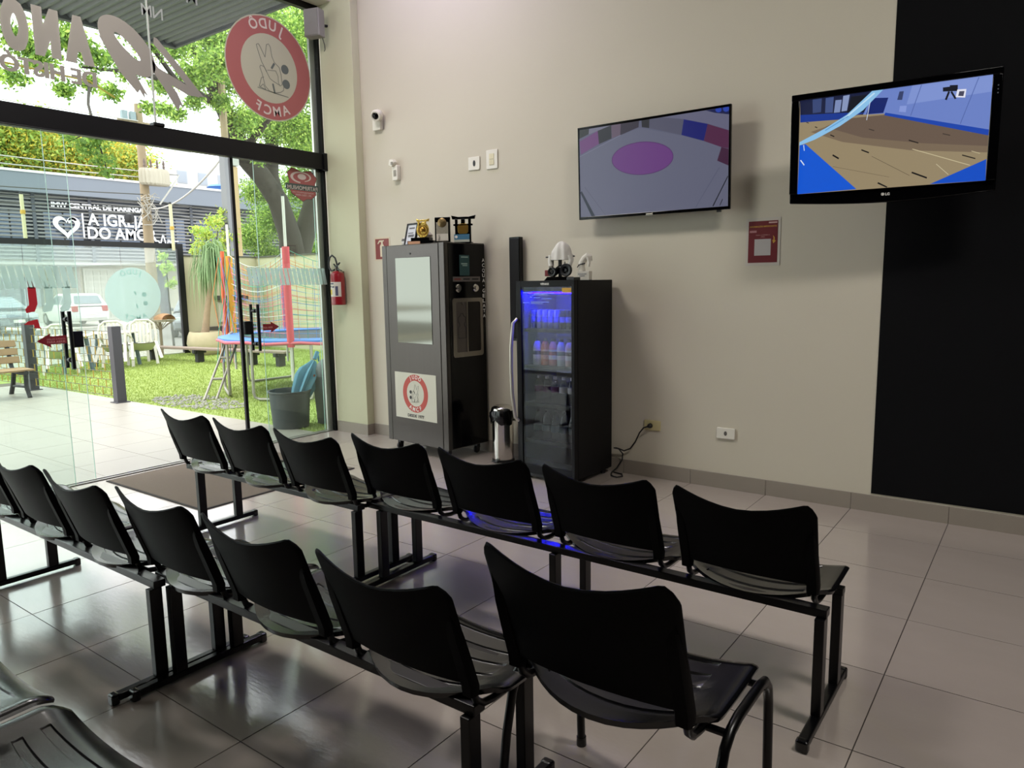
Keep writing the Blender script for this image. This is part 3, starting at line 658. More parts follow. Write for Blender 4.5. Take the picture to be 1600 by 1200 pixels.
q = MB(); q.lathe([(0.045,0.0),(0.05,0.0),(0.05,0.012),(0.04,0.012)], 16); q.build('base', M_dark, t)
px, py = on_machine(0.255, -0.09); t = thing('plaque', 'upright black award plaque with a bronze medal and white figures', 'plaque', (px, py, ZT), MYAW+0.5)
q = MB(); q.box(-0.072, 0.072, -0.012, 0.012, 0.008, 0.235); q.box(-0.078, 0.078, -0.035, 0.035, 0, 0.012); q.build('panel', M_gloss, t, smooth=0, bevel=0.002)
q = MB(); q.box(-0.058, 0.058, -0.0145, -0.012, 0.02, 0.19); q.build('print', pm('plaque_print', '#8b8375', 0.5, noise=0.3, scale=60), t, smooth=0)
q = MB(); q.lathe([(0.0,0.008),(0.034,0.008),(0.042,0.003),(0.042,0.0)], 24, (0,-0.014,0.185), frame=(Vector((1,0,0)), Vector((0,0,1)), Vector((0,-1,0)))); q.build('medal', pm('bronze', '#7f6a48', 0.35, metal=0.8, bump=0.4, bscale=60), t)
q = MB(); q.box(-0.056, 0.056, -0.016, -0.0145, 0.024, 0.085); q.build('label', pm('plaque_white', '#c9c0b4', 0.5), t, smooth=0)
q = MB(); q.prism([(-0.045,0.026),(-0.025,0.026),(-0.02,0.05),(-0.028,0.078),(-0.04,0.075),(-0.036,0.05)], -0.001, (0,-0.016,0)); q.build('silhouette', M_dark, t, smooth=0)
px, py = on_machine(0.40, 0.03); t = thing('torii_trophy', 'black gate-shaped trophy with a golden emblem and a blue label', 'trophy', (px, py, ZT), MYAW+0.55)
q = MB(); q.prism([(-0.105,0.215),(0.105,0.215),(0.115,0.25),(0.05,0.237),(-0.05,0.237),(-0.115,0.25)], -0.02, (0, 0.01, 0)); q.box(-0.075,-0.05,-0.008,0.008,0.0,0.216); q.box(0.05,0.075,-0.008,0.008,0.0,0.216); q.box(-0.09,0.09,-0.008,0.008,0.155,0.172); q.box(-0.018,0.018,-0.008,0.008,0.172,0.216); q.box(-0.05,0.05,0.0,0.008,0.0,0.156); q.box(-0.08,0.085,-0.03,0.03,0,0.008)
q.build('gate', M_gloss, t, smooth=0, bevel=0.0015)
q = MB(); q.prism(rrect(-0.05,0.05,0.082,0.175,0.025,4), -0.006, (0,-0.008,0)); q.build('emblem', M_gold2, t, smooth=0, bevel=0.002)
q = MB(); q.box(-0.082,0.062,-0.018,-0.010,0.03,0.078,0); q.build('label', pm('blue_label', '#3f6f8c', 0.5), t, smooth=0)
q = MB(); q.box(-0.082,0.062,-0.019,-0.010,0.002,0.03); q.build('label', pm('pale_label', '#aeb0a2', 0.5), t, smooth=0)
q = MB(); q.lathe([(0.0,0.001),(0.013,0.001),(0.013,0.0)], 16, (-0.062,-0.0185,0.055), frame=(Vector((1,0,0)), Vector((0,0,1)), Vector((0,-1,0)))); q.build('seal', M_white, t)
# ---------------------------------------------------------------- drinks fridge
FY = -0.035; fca, fsa = math.cos(FY), math.sin(FY); FCX, FCY = -2.790, -0.325
def on_fridge(u, v): return (FCX + fca*u - fsa*v, FCY + fsa*u + fca*v)
M_fbody = pm('fridge_black', '#0e0e10', 0.5, spec=0.2, bump=0.08, bscale=300)
M_fliner = pm('fridge_liner', '#45474c', 0.5)
fr = thing('drinks_fridge', 'tall black glass-door drinks fridge lit blue inside', 'fridge', (FCX, FCY, 0), FY)
H = 1.64; hx = 0.285
q = MB(); q.box(-hx,-hx+0.03,-0.235,0.285,0.05,H); q.box(hx-0.03,hx,-0.235,0.285,0.05,H); q.box(-hx+0.03,hx-0.03,0.245,0.285,0.05,H); q.box(-hx+0.03,hx-0.03,-0.235,0.245,H-0.09,H); q.box(-hx+0.03,hx-0.03,-0.235,0.245,0.05,0.16)
q.build('body', M_fbody, fr, smooth=0, bevel=0.003)
q = MB(); q.box(-hx+0.03,-hx+0.034,-0.23,0.245,0.16,H-0.09); q.box(hx-0.034,hx-0.03,-0.23,0.245,0.16,H-0.09); q.box(-hx+0.034,hx-0.034,0.24,0.245,0.16,H-0.09)
q.build('liner', M_fliner, fr, smooth=0, label='grey inner lining')
q = MB(); q.box(-hx,-hx+0.05,-0.285,-0.24,0.05,H); q.box(hx-0.03,hx,-0.285,-0.24,0.05,H); q.box(-hx+0.05,hx-0.03,-0.285,-0.24,H-0.05,H); q.box(-hx+0.05,hx-0.03,-0.285,-0.24,0.05,0.12)
door = q.build('door', M_fbody, fr, smooth=0, bevel=0.003)
q = MB(); q.box(-hx+0.05,hx-0.03,-0.276,-0.27,0.12,H-0.05); q.build('glass_pane', glass_mat('fridge_glass', (0.80,0.81,0.82), 0.015), door, smooth=0)
q = MB(); q.tube([(-hx+0.012,-0.292,1.335),(-hx-0.004,-0.325,1.30),(-hx-0.012,-0.345,1.10),(-hx-0.012,-0.348,0.92),(-hx-0.008,-0.345,0.72),(-hx+0.004,-0.325,0.52),(-hx+0.016,-0.292,0.485)], [0.012,0.014,0.015,0.015,0.015,0.014,0.012], 10)
q.build('handle', pm('satin_silver', '#b9b5a8', 0.35, metal=0.6), door, label='long curved silver handle')
q = MB(); text_into(q, 'VENAX', (0.005,-0.2857,H-0.034), (1,0,0), EZ, h=0.016, w=0.085, bold=0.03, align='C'); q.build('lettering', M_white, door, smooth=0, kind='stuff')
q = MB(); q.box(0.165,0.253,-0.2775,-0.2765,H-0.098,H-0.058); q.build('sticker', pm('yellow_label', '#c99a2c', 0.5), door, smooth=0)
M_fr_print = pm('pale_blue_print', '#8aa0c8', 0.5)
q = MB()
for (x0, x1, z) in ((-0.22,-0.12,1.545),(-0.11,0.09,1.538),(-0.11,0.03,1.528),(-0.15,-0.13,1.51),(-0.11,-0.05,1.505),(-0.03,0.06,1.498),(-0.22,-0.155,1.465),(-0.14,0.04,1.470),(-0.14,-0.02,1.459)): q.box(x0, x1, -0.2775, -0.2765, z-0.003, z+0.003)
q.build('print', M_fr_print, door, smooth=0, kind='stuff')
q = MB(); q.box(hx-0.075,hx-0.005,-0.28,-0.19,H,H+0.022); q.build('hinge_cover', M_dark, fr, smooth=0, bevel=0.003)
q = MB(); q.box(-0.22,0.22,-0.21,-0.195,H-0.104,H-0.092); q.build('led_strip', pm('blue_led', '#0200ff', 0.5, emit=700.0), fr, smooth=0, label='blue light strip under the fridge top')
M_shelf = pm('shelf_wire', '#17181a', 0.4, metal=0.4)
shz = [1.255, 0.955, 0.64, 0.33]
for z in shz:
    q = MB(); q.box(-hx+0.036,hx-0.036,-0.235,-0.22,z-0.03,z-0.002)
    for k in range(12): q.box(-hx+0.036,hx-0.036,-0.22+0.038*k,-0.212+0.038*k,z-0.010,z-0.002)
    for x in (-0.2,0,0.2): q.box(x-0.004,x+0.004,-0.22,0.23,z-0.016,z-0.010)
    q.build('shelf', M_shelf, fr, smooth=0)
for (x, y) in ((-0.23,-0.2),(0.23,-0.2),(-0.23,0.23),(0.23,0.23)):
    q = MB(); q.lathe([(0.0,0.0),(0.02,0.0),(0.024,0.02),(0.024,0.05),(0,0.05)], 12, (x,y,0)); q.build('foot', M_dark, fr)
q = MB(); q.box(-hx+0.01,hx-0.01,-0.26,-0.235,0.02,0.05); q.build('kick_plate', M_dark, fr, smooth=0)
ORD = ['first','second','third','fourth','fifth','sixth','seventh','eighth']
def put(name, label, cat, u, v, z, group, parts):
    x, y = on_fridge(u, v); t = thing(name, label, cat, (x, y, z), FY, group)
    for nm, prof, m in parts: q = MB(); q.lathe(prof, 16); q.build(nm, m, t)
M_can = pm('can_silver', '#9aa3b5', 0.3, metal=0.7); M_can2 = pm('can_dark', '#23242a', 0.35, metal=0.4); M_lid = pm('can_lid', '#c4c6ca', 0.25, metal=0.9)
for k in range(8):
    m = M_can if k < 5 else M_can2; u = -0.205+0.058*k
    put('drink_can', ('silver' if k < 5 else 'dark') + ' can on the top fridge shelf, ' + ORD[k] + ' from the left', 'can', u, -0.15, shz[0]-0.002, 'cans on the top fridge shelf',
        [('body', [(0.0,0.0),(0.022,0.0),(0.026,0.008),(0.026,0.135),(0.021,0.15),(0.0,0.15)], m), ('band', [(0.0262,0.05),(0.0265,0.05),(0.0265,0.095),(0.0262,0.095)], pm('can_print', '#5560a0' , 0.4)), ('lid', [(0.0,0.1495),(0.021,0.15),(0.021,0.153),(0.0,0.152)], M_lid)])
cols = [('grey white','#b4b5b0'),('orange','#c9723f'),('salmon pink','#c98577'),('mint','#b4c4b4'),('cream and pink','#c4a99a'),('pale green','#b9c2ae')]
for k, (nm, hx_) in enumerate(cols):
    u = -0.16+0.080*k if k < 5 else 0.232; m = pm('bottle_'+hx_[1:], hx_, 0.4)
    put('juice_bottle', nm + ' bottle on the second fridge shelf', 'bottle', u, -0.165, shz[1]-0.002, 'bottles on the second fridge shelf',
        [('body', [(0.0,0.0),(0.034,0.0),(0.037,0.01),(0.037,0.145),(0.03,0.175),(0.019,0.195),(0.0,0.196)], m), ('label', [(0.0372,0.05),(0.0376,0.05),(0.0376,0.13),(0.0372,0.13)], pm('label_'+hx_[1:], '#d2cfc6' if k != 1 else '#e0a884', 0.5)), ('print', [(0.0377,0.085),(0.0379,0.085),(0.0379,0.115),(0.0377,0.115)], pm('print_'+hx_[1:], ['#3b3f46','#7c3a22','#8e2f3a','#4d6a6a','#5a3d40','#4d5a48'][k], 0.5)), ('cap', [(0.0,0.195),(0.018,0.195),(0.018,0.218),(0.0,0.22)], pm('cap_dark', '#23252a', 0.4))])
M_pet = glass_mat('clear_bottle', (0.72,0.76,0.78), 0.06)
for k in range(6):
    u = -0.15+0.083*k if k < 5 else 0.238; pur = k < 3
    put('water_bottle', 'clear bottle with a ' + ('purple' if pur else 'white') + ' label on the third fridge shelf, ' + ORD[k] + ' from the left', 'bottle', u, -0.165, shz[2]-0.002, 'clear bottles on the third fridge shelf',
        [('body', [(0.0,0.0),(0.034,0.0),(0.036,0.008),(0.036,0.145),(0.028,0.175),(0.014,0.20),(0.0,0.20)], M_pet), ('label', [(0.0364,0.095),(0.0368,0.095),(0.0368,0.14),(0.0364,0.14)], pm('label_purple', '#5a2f52', 0.5) if pur else pm('label_white', '#c9c8c4', 0.5)), ('cap', [(0.0,0.20),(0.015,0.20),(0.015,0.222),(0.0,0.223)], pm('cap_white', '#d8d4da', 0.4))])
for k in range(5):
    put('large_bottle', 'large clear bottle on the lowest fridge shelf, ' + ORD[k] + ' from the left', 'bottle', -0.17+0.088*k, -0.15, shz[3]-0.002, 'large bottles on the lowest fridge shelf',
        [('body', [(0.0,0.0),(0.037,0.0),(0.04,0.01),(0.04,0.16),(0.03,0.20),(0.015,0.225),(0.0,0.225)], M_pet), ('label', [(0.0404,0.07),(0.0408,0.07),(0.0408,0.12),(0.0404,0.12)], pm('label_teal', '#31454c', 0.5)), ('cap', [(0.0,0.225),(0.015,0.225),(0.015,0.245),(0.0,0.246)], M_dark)])
# things on the fridge
x, y = on_fridge(0.0, -0.06); t = thing('moto_trophy', 'black wheeled trophy with a white judo jacket draped over a crossbar, on the fridge', 'trophy', (x, y, H), 0.1)
q = MB(); q.prism([(-0.12,0),(0.12,0),(0.09,0.03),(-0.09,0.03)], 0.12, (0,0.06,0)); q.build('base', M_gloss, t, smooth=0, bevel=0.003)
FW = (Vector((1,0,0)), Vector((0,0,1)), Vector((0,-1,0)))
for (wx, wr) in ((0.075,0.052),(-0.05,0.038)):
    q = MB(); q.lathe([(wr*0.55,-0.012),(wr*0.9,-0.016),(wr,-0.008),(wr,0.008),(wr*0.9,0.016),(wr*0.55,0.012),(wr*0.55,-0.012)], 22, (wx,-0.045,0.03+wr), frame=FW); q.lathe([(0.0,-0.01),(0.012,-0.01),(0.012,0.01),(0.0,0.01)], 10, (wx,-0.045,0.03+wr), frame=FW)
    for a in range(5): q.bar((wx,-0.045,0.03+wr), (wx+wr*0.6*math.cos(a*1.257), -0.045, 0.03+wr+wr*0.6*math.sin(a*1.257)), 0.006, 0.006)
    q.build('wheel', M_dark, t)
q = MB(); q.tube([(-0.07,0.0,0.05),(0.0,0.0,0.10),(0.08,0.0,0.08)], 0.028, 10); q.build('motor_body', M_gloss, t)
q = MB(); q.box(-0.012,0.012,-0.012,0.012,0.03,0.235); q.build('post', M_dark, t, smooth=0, bevel=0.002)
q = MB(); q.tube([(-0.13,0,0.19),(0.13,0,0.192)], 0.006, 8); q.build('crossbar', M_dark, t)
q = MB(); q.box(-0.128,-0.085,-0.03,0.03,0.035,0.085); q.build('red_box', pm('deep_red', '#7c1d20', 0.4), t, smooth=0, bevel=0.004)
M_cloth = pm('white_cloth', '#d6d2ca', 0.8, bump=0.3, bscale=40)
P = []
for i in range(15):
    a = -1 + 2*i/14; row = []
    for j in range(9):
        v = j/8; r = math.sqrt(max(0, 1-a*a)); zz = 0.165 + 0.15*(r**0.8)*math.sin(PI*v)**0.7; yy = -0.055*math.cos(PI*v)*(0.4+0.6*r) + 0.006*math.sin(9*a+4*v)
        row.append((0.01+0.085*a + 0.005*math.sin(7*v+3*a), yy+0.012, zz))
    P.append(row)
q = MB(); q.grid(P); q.tube([(-0.075,0,0.20),(-0.085,0,0.16),(-0.075,-0.01,0.10)], [0.028,0.025,0.02], 10); q.tube([(0.09,0,0.20),(0.10,0,0.16),(0.085,-0.01,0.11)], [0.026,0.022,0.018], 10); q.build('jacket', M_cloth, t)
q = MB(); q.box(-0.08,-0.05,-0.05,-0.03,0.07,0.12); q.box(0.045,0.06,-0.03,-0.02,0.10,0.15); q.build('fittings', M_ss, t, smooth=0, bevel=0.003)
x, y = on_fridge(0.215, -0.03); t = thing('white_statuette', 'small white bowing statuette with a black belt on a white cube, on the fridge', 'statuette', (x, y, H), 0.25)
q = MB(); q.box(-0.05,0.05,-0.045,0.045,0,0.07); q.build('cube_base', pm('plaster', '#d5d0c4', 0.6), t, smooth=0, bevel=0.002)
q = MB(); q.box(-0.04,0.03,-0.046,-0.045,0.045,0.05); q.box(-0.03,0.015,-0.046,-0.045,0.03,0.035); q.build('print', pm('print_slate', '#5b5f70', 0.6), t, smooth=0, kind='stuff')
q = MB(); q.tube([(-0.02,0,0.07),(-0.025,0,0.11),(-0.02,0,0.14),(0.0,0,0.17),(0.025,0,0.19),(0.045,0,0.18),(0.05,0,0.15)], [0.028,0.028,0.027,0.027,0.026,0.020,0.016], 12); q.tube([(0.03,-0.015,0.18),(0.045,-0.02,0.14),(0.04,-0.02,0.105)], [0.014,0.012,0.01], 8); q.build('figure', pm('plaster', '#d5d0c4', 0.6), t)
q = MB(); q.tube([(-0.046,-0.012,0.118),(-0.02,-0.029,0.126),(0.012,-0.022,0.132)], 0.005, 6); q.tube([(-0.035,-0.027,0.124),(-0.05,-0.035,0.10)], 0.004, 6); q.build('belt', M_dark, t)
# tall narrow speaker on the wall behind the fridge
t = thing('column_speaker', 'tall narrow black column speaker on the wall behind the fridge', 'speaker', (-3.478, 0, 0))
q = MB(); q.box(-0.058,0.058,-0.075,-0.02,1.1,2.035); q.build('cabinet', M_gloss, t, smooth=0, bevel=0.004)
q = MB(); q.box(-0.05,0.05,-0.079,-0.075,1.12,2.02); q.build('grille', pm('grille_black', '#0c0c0e', 0.8), t, smooth=0)
q = MB(); q.box(-0.03,0.03,-0.02,0.0,1.5,1.62); q.build('bracket', M_ss, t, smooth=0)

# ---------------------------------------------------------------- pedal bin
t = thing('pedal_bin', 'slim stainless bin with a black liner between dispenser and fridge', 'bin', (-3.535, -0.215, 0))
q = MB(); q.lathe([(0.0,0.01),(0.095,0.01),(0.098,0.03),(0.098,0.46),(0.09,0.46),(0.09,0.05),(0.0,0.05)], 32); q.build('body', M_chrome, t)
q = MB(); q.lathe([(0.099,0.0),(0.104,0.0),(0.104,0.022),(0.099,0.022)], 32); q.build('base_ring', M_dark, t)
P = []
for k in range(36):
    a = 2*PI*k/36; w = 0.006*math.sin(5*a)+0.004*math.sin(11*a+1); lo = 0.365+0.02*math.sin(3*a+0.5)+0.012*math.sin(7*a)
    P.append([(math.cos(a)*r, math.sin(a)*r, z) for r, z in ((0.075,0.40),(0.086,0.475),(0.103,0.482),(0.115+w,0.455),(0.117+w,0.42),(0.112-w,lo))])
q = MB(); q.grid(P, close_u=True); q.build('liner', pm('black_bag', '#0a0a0b', 0.25, bump=0.5, bscale=35), t)
q = MB(); q.lathe([(0.0,0.52),(0.07,0.517),(0.1,0.50),(0.106,0.485),(0.106,0.478),(0.0,0.478)], 32); q.build('lid', M_chrome, t)
q = MB(); q.box(-0.03,0.03,-0.14,-0.09,0.012,0.022); q.build('pedal', M_dark, t, smooth=0, bevel=0.003)

# ---------------------------------------------------------------- televisions
def homog(src, dst):
    A = []; Bv = []
    for (x, y), (u, v) in zip(src, dst):
        A.append([x,y,1,0,0,0,-u*x,-u*y]); Bv.append(u); A.append([0,0,0,x,y,1,-v*x,-v*y]); Bv.append(v)
    h = np.linalg.solve(np.array(A, float), np.array(Bv, float))
    def f(p):
        x, y = p; w = h[6]*x+h[7]*y+1; return ((h[0]*x+h[1]*y+h[2])/w, (h[3]*x+h[4]*y+h[5])/w)
    return f
def seg(a, c, w):
    d = Vector((c[0]-a[0], c[1]-a[1], 0)).normalized(); n = Vector((-d.y, d.x, 0))*w/2
    return [(a[0]+n.x,a[1]+n.y),(c[0]+n.x,c[1]+n.y),(c[0]-n.x,c[1]-n.y),(a[0]-n.x,a[1]-n.y)]
def picture(name, parent, corners, w, h, layers, y, gain):
    f = homog(corners, [(-w/2,h/2),(w/2,h/2),(w/2,-h/2),(-w/2,-h/2)]); q = MB(); ms = []; idx = {}
    for k, (col, poly) in enumerate(layers):
        if col not in idx: idx[col] = len(ms); ms.append(pm('screen_'+name+'_'+col[1:], col, 0.3, emit=gain))
        P = [f(p) for p in poly]; P = [(max(-w/2, min(w/2, a)), max(-h/2, min(h/2, c))) for a, c in P]
        q.add([(a, y-0.00004*k, c) for a, c in P], [tuple(range(len(P)))], idx[col])
    return q.build('picture', ms, parent, smooth=0, kind='stuff')
def ell(cx, cy, rx, ry, rot, n=40):
    return [(cx+rx*math.cos(t)*math.cos(rot)-ry*math.sin(t)*math.sin(rot), cy+rx*math.cos(t)*math.sin(rot)+ry*math.sin(t)*math.cos(rot)) for t in [2*PI*k/n for k in range(n)]]
# slim television
tv1 = thing('television', 'slim flat television showing a grey hall floor with a purple circle', 'television', (-2.125, -0.14, 2.502)); tv1.rotation_euler = (0.032, 0, -0.002)
W1, H1 = 1.276, 0.733
q = MB(); q.box(-W1/2,W1/2,0.0,0.022,-H1/2,H1/2); q.box(-0.45,0.45,0.022,0.06,-H1/2+0.03,0.1); q.build('housing', M_dark, tv1, smooth=0, bevel=0.003)
q = MB()
for a in ((-W1/2,W1/2,H1/2-0.013,H1/2),(-W1/2,W1/2,-H1/2,-H1/2+0.022),(-W1/2,-W1/2+0.013,-H1/2,H1/2),(W1/2-0.013,W1/2,-H1/2,H1/2)): q.box(a[0],a[1],-0.006,0.002,a[2],a[3])
q.build('bezel', M_gloss, tv1, smooth=0, bevel=0.002)
q = MB(); q.box(-W1/2+0.01,W1/2-0.01,-0.001,0.001,-H1/2+0.01,H1/2-0.01); sc1 = q.build('screen', M_gloss, tv1, smooth=0)
q = MB(); q.box(-0.03,0.03,-0.007,-0.003,-H1/2-0.008,-H1/2+0.012); q.build('logo_plate', M_ss, tv1, smooth=0, bevel=0.002)
q = MB(); q.box(W1/2-0.10,W1/2-0.07,0.0,0.02,-H1/2-0.016,-H1/2); q.build('sensor', M_dark, tv1, smooth=0)
q = MB(); q.box(-0.2,0.2,0.06,0.139,-0.12,0.0); q.build('wall_bracket', M_dark, tv1, smooth=0)
cor1 = [(148,345),(1410,150),(1402,995),(152,1092)]
L1 = [('#6b6d84', cor1),
 ('#62647e', [(148,345),(1410,150),(1410,645),(1310,605),(1345,490),(1198,440),(1010,390),(660,325),(500,385),(150,570)]),
 ('#6d6d88', [(800,240),(1410,150),(1410,345),(1230,292),(1028,254),(850,226)]),
 ('#2c3034', [(148,345),(232,333),(228,378),(148,418)]), ('#7b7a90', [(232,333),(415,303),(305,350),(228,380)]),
 ('#73447f', [(150,440),(305,350),(315,460),(160,552)]), ('#272934', [(305,350),(420,303),(422,415),(315,462)]), ('#6b5a6e', [(420,303),(500,288),(495,385),(425,412)]),
 ('#352e40', [(500,288),(655,262),(650,320),(495,388)]), ('#26262f', [(675,262),(742,250),(740,328),(678,320)]), ('#5a5a70', [(742,250),(850,226),(1028,254),(1010,388),(742,328)]),
 ('#0a1474', [(1030,255),(1230,295),(1197,437),(1010,386)]), ('#57224a', [(1230,295),(1410,350),(1410,500),(1345,490),(1198,438)]), ('#431a3c', [(1345,490),(1410,505),(1410,645),(1310,605)]),
 ('#0d1650', [(1215,182),(1410,150),(1410,215),(1290,202)]), ('#2a48b8', ell(1320,175,26,24,0,16)), ('#2a48b8', ell(1383,168,26,26,0,16)),
 ('#86889f', seg((150,570),(500,386),4)), ('#5a2f70', ell(682,583,262,141,-0.09)), ('#6f3a86', ell(682,583,255,134,-0.09)),
 ('#565872', seg((1330,660),(1130,1000),4)), ('#191b28', seg((1402,735),(1275,992),9)), ('#191b28', seg((1357,930),(1333,985),6)),
 ('#142036', seg((150,870),(262,1085),32)), ('#5a5c72', seg((190,830),(370,1078),5))]
picture('hall', sc1, cor1, W1-0.026, H1-0.036, L1, -0.0015, 0.68)
# older, thicker television
tv2 = thing('television', 'thick older television on a swing arm showing a tan floor edged in blue', 'television', (-0.411, -0.434, 2.442)); tv2.rotation_euler = (0.042, 0, 0.077)
W2, H2 = 1.124, 0.668; w2, h2 = 1.022, 0.574
q = MB(); n = 14
bot = [(-W2/2 + W2*k/n, -H2/2 - 0.028*math.sin(PI*k/n)) for k in range(n+1)]
fo = [(-W2/2, H2/2)] + bot + [(W2/2, H2/2)]
iz0 = -h2/2+0.010; iz1 = h2/2+0.010
q.prism(fo, -0.05, (0,0.012,0)); q.box(-W2/2+0.12,W2/2-0.12,0.06,0.105,-0.25,0.22); q.build('housing', M_gloss, tv2, smooth=30, bevel=0.006)
q = MB()
inn = [(-w2/2,iz1),(-w2/2,iz0),(w2/2,iz0),(w2/2,iz1)]
q.box(-W2/2+0.002,-w2/2,-0.016,0.014,iz0,iz1); q.box(w2/2,W2/2-0.002,-0.016,0.014,iz0,iz1); q.box(-W2/2+0.002,W2/2-0.002,-0.016,0.014,iz1,H2/2)
q.prism([(-W2/2+0.002,iz0)] + [(x*0.998, z) for x, z in bot] + [(W2/2-0.002,iz0)], -0.03, (0,0.014,0))
q.build('bezel', M_gloss, tv2, smooth=30, bevel=0.004)
q = MB(); q.box(-w2/2-0.005,w2/2+0.005,0.0,0.004,iz0-0.005,iz1+0.005); sc2 = q.build('screen', M_gloss, tv2, smooth=0)
cor2 = [(130,305),(1460,122),(1408,862),(107,952)]
L2 = [('#9a8a6c', cor2),
 ('#6c5b4e', [(420,430),(705,402),(1428,545),(1424,620),(980,600),(560,560),(300,485)]), ('#7d6c58', [(300,485),(560,560),(980,600),(1424,620),(1420,665),(900,650),(420,590),(200,520)]),
 ('#6f86cc', [(640,232),(1460,122),(1432,505),(715,392),(560,400)]), ('#8398d8', [(900,198),(1460,122),(1450,240),(860,330)]),
 ('#1b2140', [(130,305),(640,232),(560,400),(130,412)]), ('#3b4a78', [(215,296),(278,287),(272,382),(215,390)]), ('#46578a', [(305,285),(360,277),(352,385),(300,388)]), ('#7f90bd', [(372,300),(415,296),(402,383),(360,387)]), ('#8c9cc4', [(425,270),(470,262),(450,372),(412,378)]), ('#10131f', [(480,275),(585,262),(560,390),(450,385)]),
 ('#1a3a94', [(130,402),(420,388),(580,385),(420,432),(130,454)]), ('#12256c', [(622,285),(735,282),(700,388),(582,398)]), ('#1d47b0', [(715,386),(1432,505),(1428,546),(705,404)]),
 ('#1259d6', [(124,612),(165,604),(512,918),(107,952)]), ('#1150c8', [(1414,712),(1408,862),(1020,886)]),
 ('#8fc6ee', [(700,224),(622,234),(450,400),(300,495),(124,590),(122,614),(230,572),(400,480),(560,370)]), ('#c6e6fa', seg((640,250),(430,430),10)), ('#5f9ed8', seg((460,410),(300,510),6)),
 ('#0c0c10', seg((350,680),(392,705),11)), ('#0c0c10', seg((548,645),(600,665),9)), ('#0c0c10', seg((895,803),(1000,842),11)), ('#0c0c10', seg((660,875),(724,907),11)), ('#241f1c', seg((1245,683),(1337,708),8)), ('#241f1c', seg((875,578),(942,598),8)), ('#3d342e', seg((1110,533),(1162,545),6)), ('#3d342e', seg((600,500),(637,511),6)), ('#0c0c10', seg((335,540),(362,552),7)), ('#0c0c10', seg((230,484),(246,490),6)), ('#0c0c10', seg((172,453),(188,458),5)),
 ('#cfc29c', seg((900,640),(1300,755),5)), ('#cfc29c', seg((1310,655),(1370,672),4)), ('#5f5342', seg((620,690),(880,825),3)), ('#5f5342', seg((350,760),(740,835),2)), ('#d2c6a4', seg((1065,745),(1150,820),4)),
 ('#5469ac', seg((965,192),(888,408),5)), ('#5469ac', seg((1362,140),(1232,465),5)), ('#10131f', [(1112,212),(1160,206),(1160,196),(1216,194),(1214,236),(1112,240)]), ('#10131f', seg((1155,240),(1132,298),14)), ('#10131f', seg((1170,240),(1200,290),14)), ('#e9eaf8', [(1212,226),(1275,222),(1266,282),(1200,280)]), ('#4a4a60', [(1226,238),(1262,236),(1254,272),(1218,270)]),
 ('#39446e', [(812,240),(842,237),(830,298),(796,298)]), ('#8b9ee0', [(815,340),(862,338),(855,384),(808,380)]), ('#d6e2f6', seg((130,715),(155,750),8)), ('#d6e2f6', seg((152,610),(156,650),5)), ('#d6e2f6', seg((610,310),(585,438),4))]
pic2 = picture('gym', sc2, cor2, w2, h2, L2, -0.001, 0.9); pic2.location = (0, 0, 0.010)
q = MB(); text_into(q, 'LG', (0.0,-0.0175,-H2/2+0.012), (1,0,0), EZ, h=0.015, bold=0.03); ring(q, -0.014, 0.0075, 0.0065, 0.009, -0.0006, (0,-0.0168,-H2/2+0.012), (1,0,0), EZ, n=20); q.prism(arc(-0.014,0.0075,0.005,0,2*PI*11/12,11), -0.0005, (0,-0.0168,-H2/2+0.012))
q.build('maker_logo', M_white, tv2, smooth=0, kind='stuff')
q = MB()
for z in (0.235, 0.215, 0.195): q.lathe([(0,0.0),(0.004,0.0),(0.004,0.0005),(0,0.0005)], 8, (W2/2-0.022,-0.0165,z), frame=FW)
q.build('touch_keys', pm('key_grey', '#4c5058', 0.5), tv2, kind='stuff')
q = MB(); q.bar((0.05,0.10,0.0),(0.22,0.25,0.0),0.035,0.05); q.bar((0.22,0.25,0.0),(0.05,0.415,0.0),0.035,0.05); q.box(-0.06,0.16,0.405,0.43,-0.14,0.14); q.build('swing_arm', M_dark, tv2, smooth=0, bevel=0.003)

# ---------------------------------------------------------------- small things on the wall
M_pla = pm('white_plastic', '#e4dfd2', 0.4); M_ylw = pm('yellowed_plastic', '#c9bd8c', 0.45)
def plate(label, cat, name, x, z, w, h, m, th=0.012):
    t = thing(name, label, cat, (x, 0, z)); q = MB(); q.prism(rrect(-w/2,w/2,-h/2,h/2,0.008), th); q.build('cover', m, t, smooth=30, bevel=0.003); return t
t = plate('small white wall socket, left of the taller switch, high on the wall', 'socket', 'wall_socket', -3.977, 2.735, 0.135, 0.12, M_pla)
q = MB(); q.prism(arc(0,0,0.014,0,2*PI*15/16,15,0.028), 0.003, (0.005,-0.0118,0)); q.build('socket_hole', M_dark, t, smooth=0)
t = plate('taller white light switch plate high on the wall, right of the small socket', 'switch', 'light_switch', -3.765, 2.75, 0.13, 0.17, M_pla)
q = MB(); q.box(-0.028,0.028,-0.017,-0.011,-0.05,-0.002); q.box(-0.028,0.028,-0.016,-0.011,0.002,0.05); q.build('rocker', pm('ivory', '#d9cfae', 0.4), t, smooth=0, bevel=0.002)
t = plate('yellowed wall outlet low on the wall with the fridge plug in it', 'outlet', 'wall_outlet', -2.14, 0.44, 0.145, 0.085, M_ylw)
t2 = plate('white wall outlet low on the wall, between the yellowed outlet and the black paint', 'outlet', 'wall_outlet', -1.517, 0.442, 0.145, 0.085, M_pla, 0.018)
q = MB(); q.prism(arc(0,0,0.012,0,2*PI*15/16,15,0.018), 0.002, (0,-0.018,0)); q.build('socket_hole', pm('socket_grey', '#5f5a55', 0.5), t2, smooth=0)
t = thing('power_cord', 'black power cord and plug running from the outlet to the fridge', 'cord', (0,0,0))
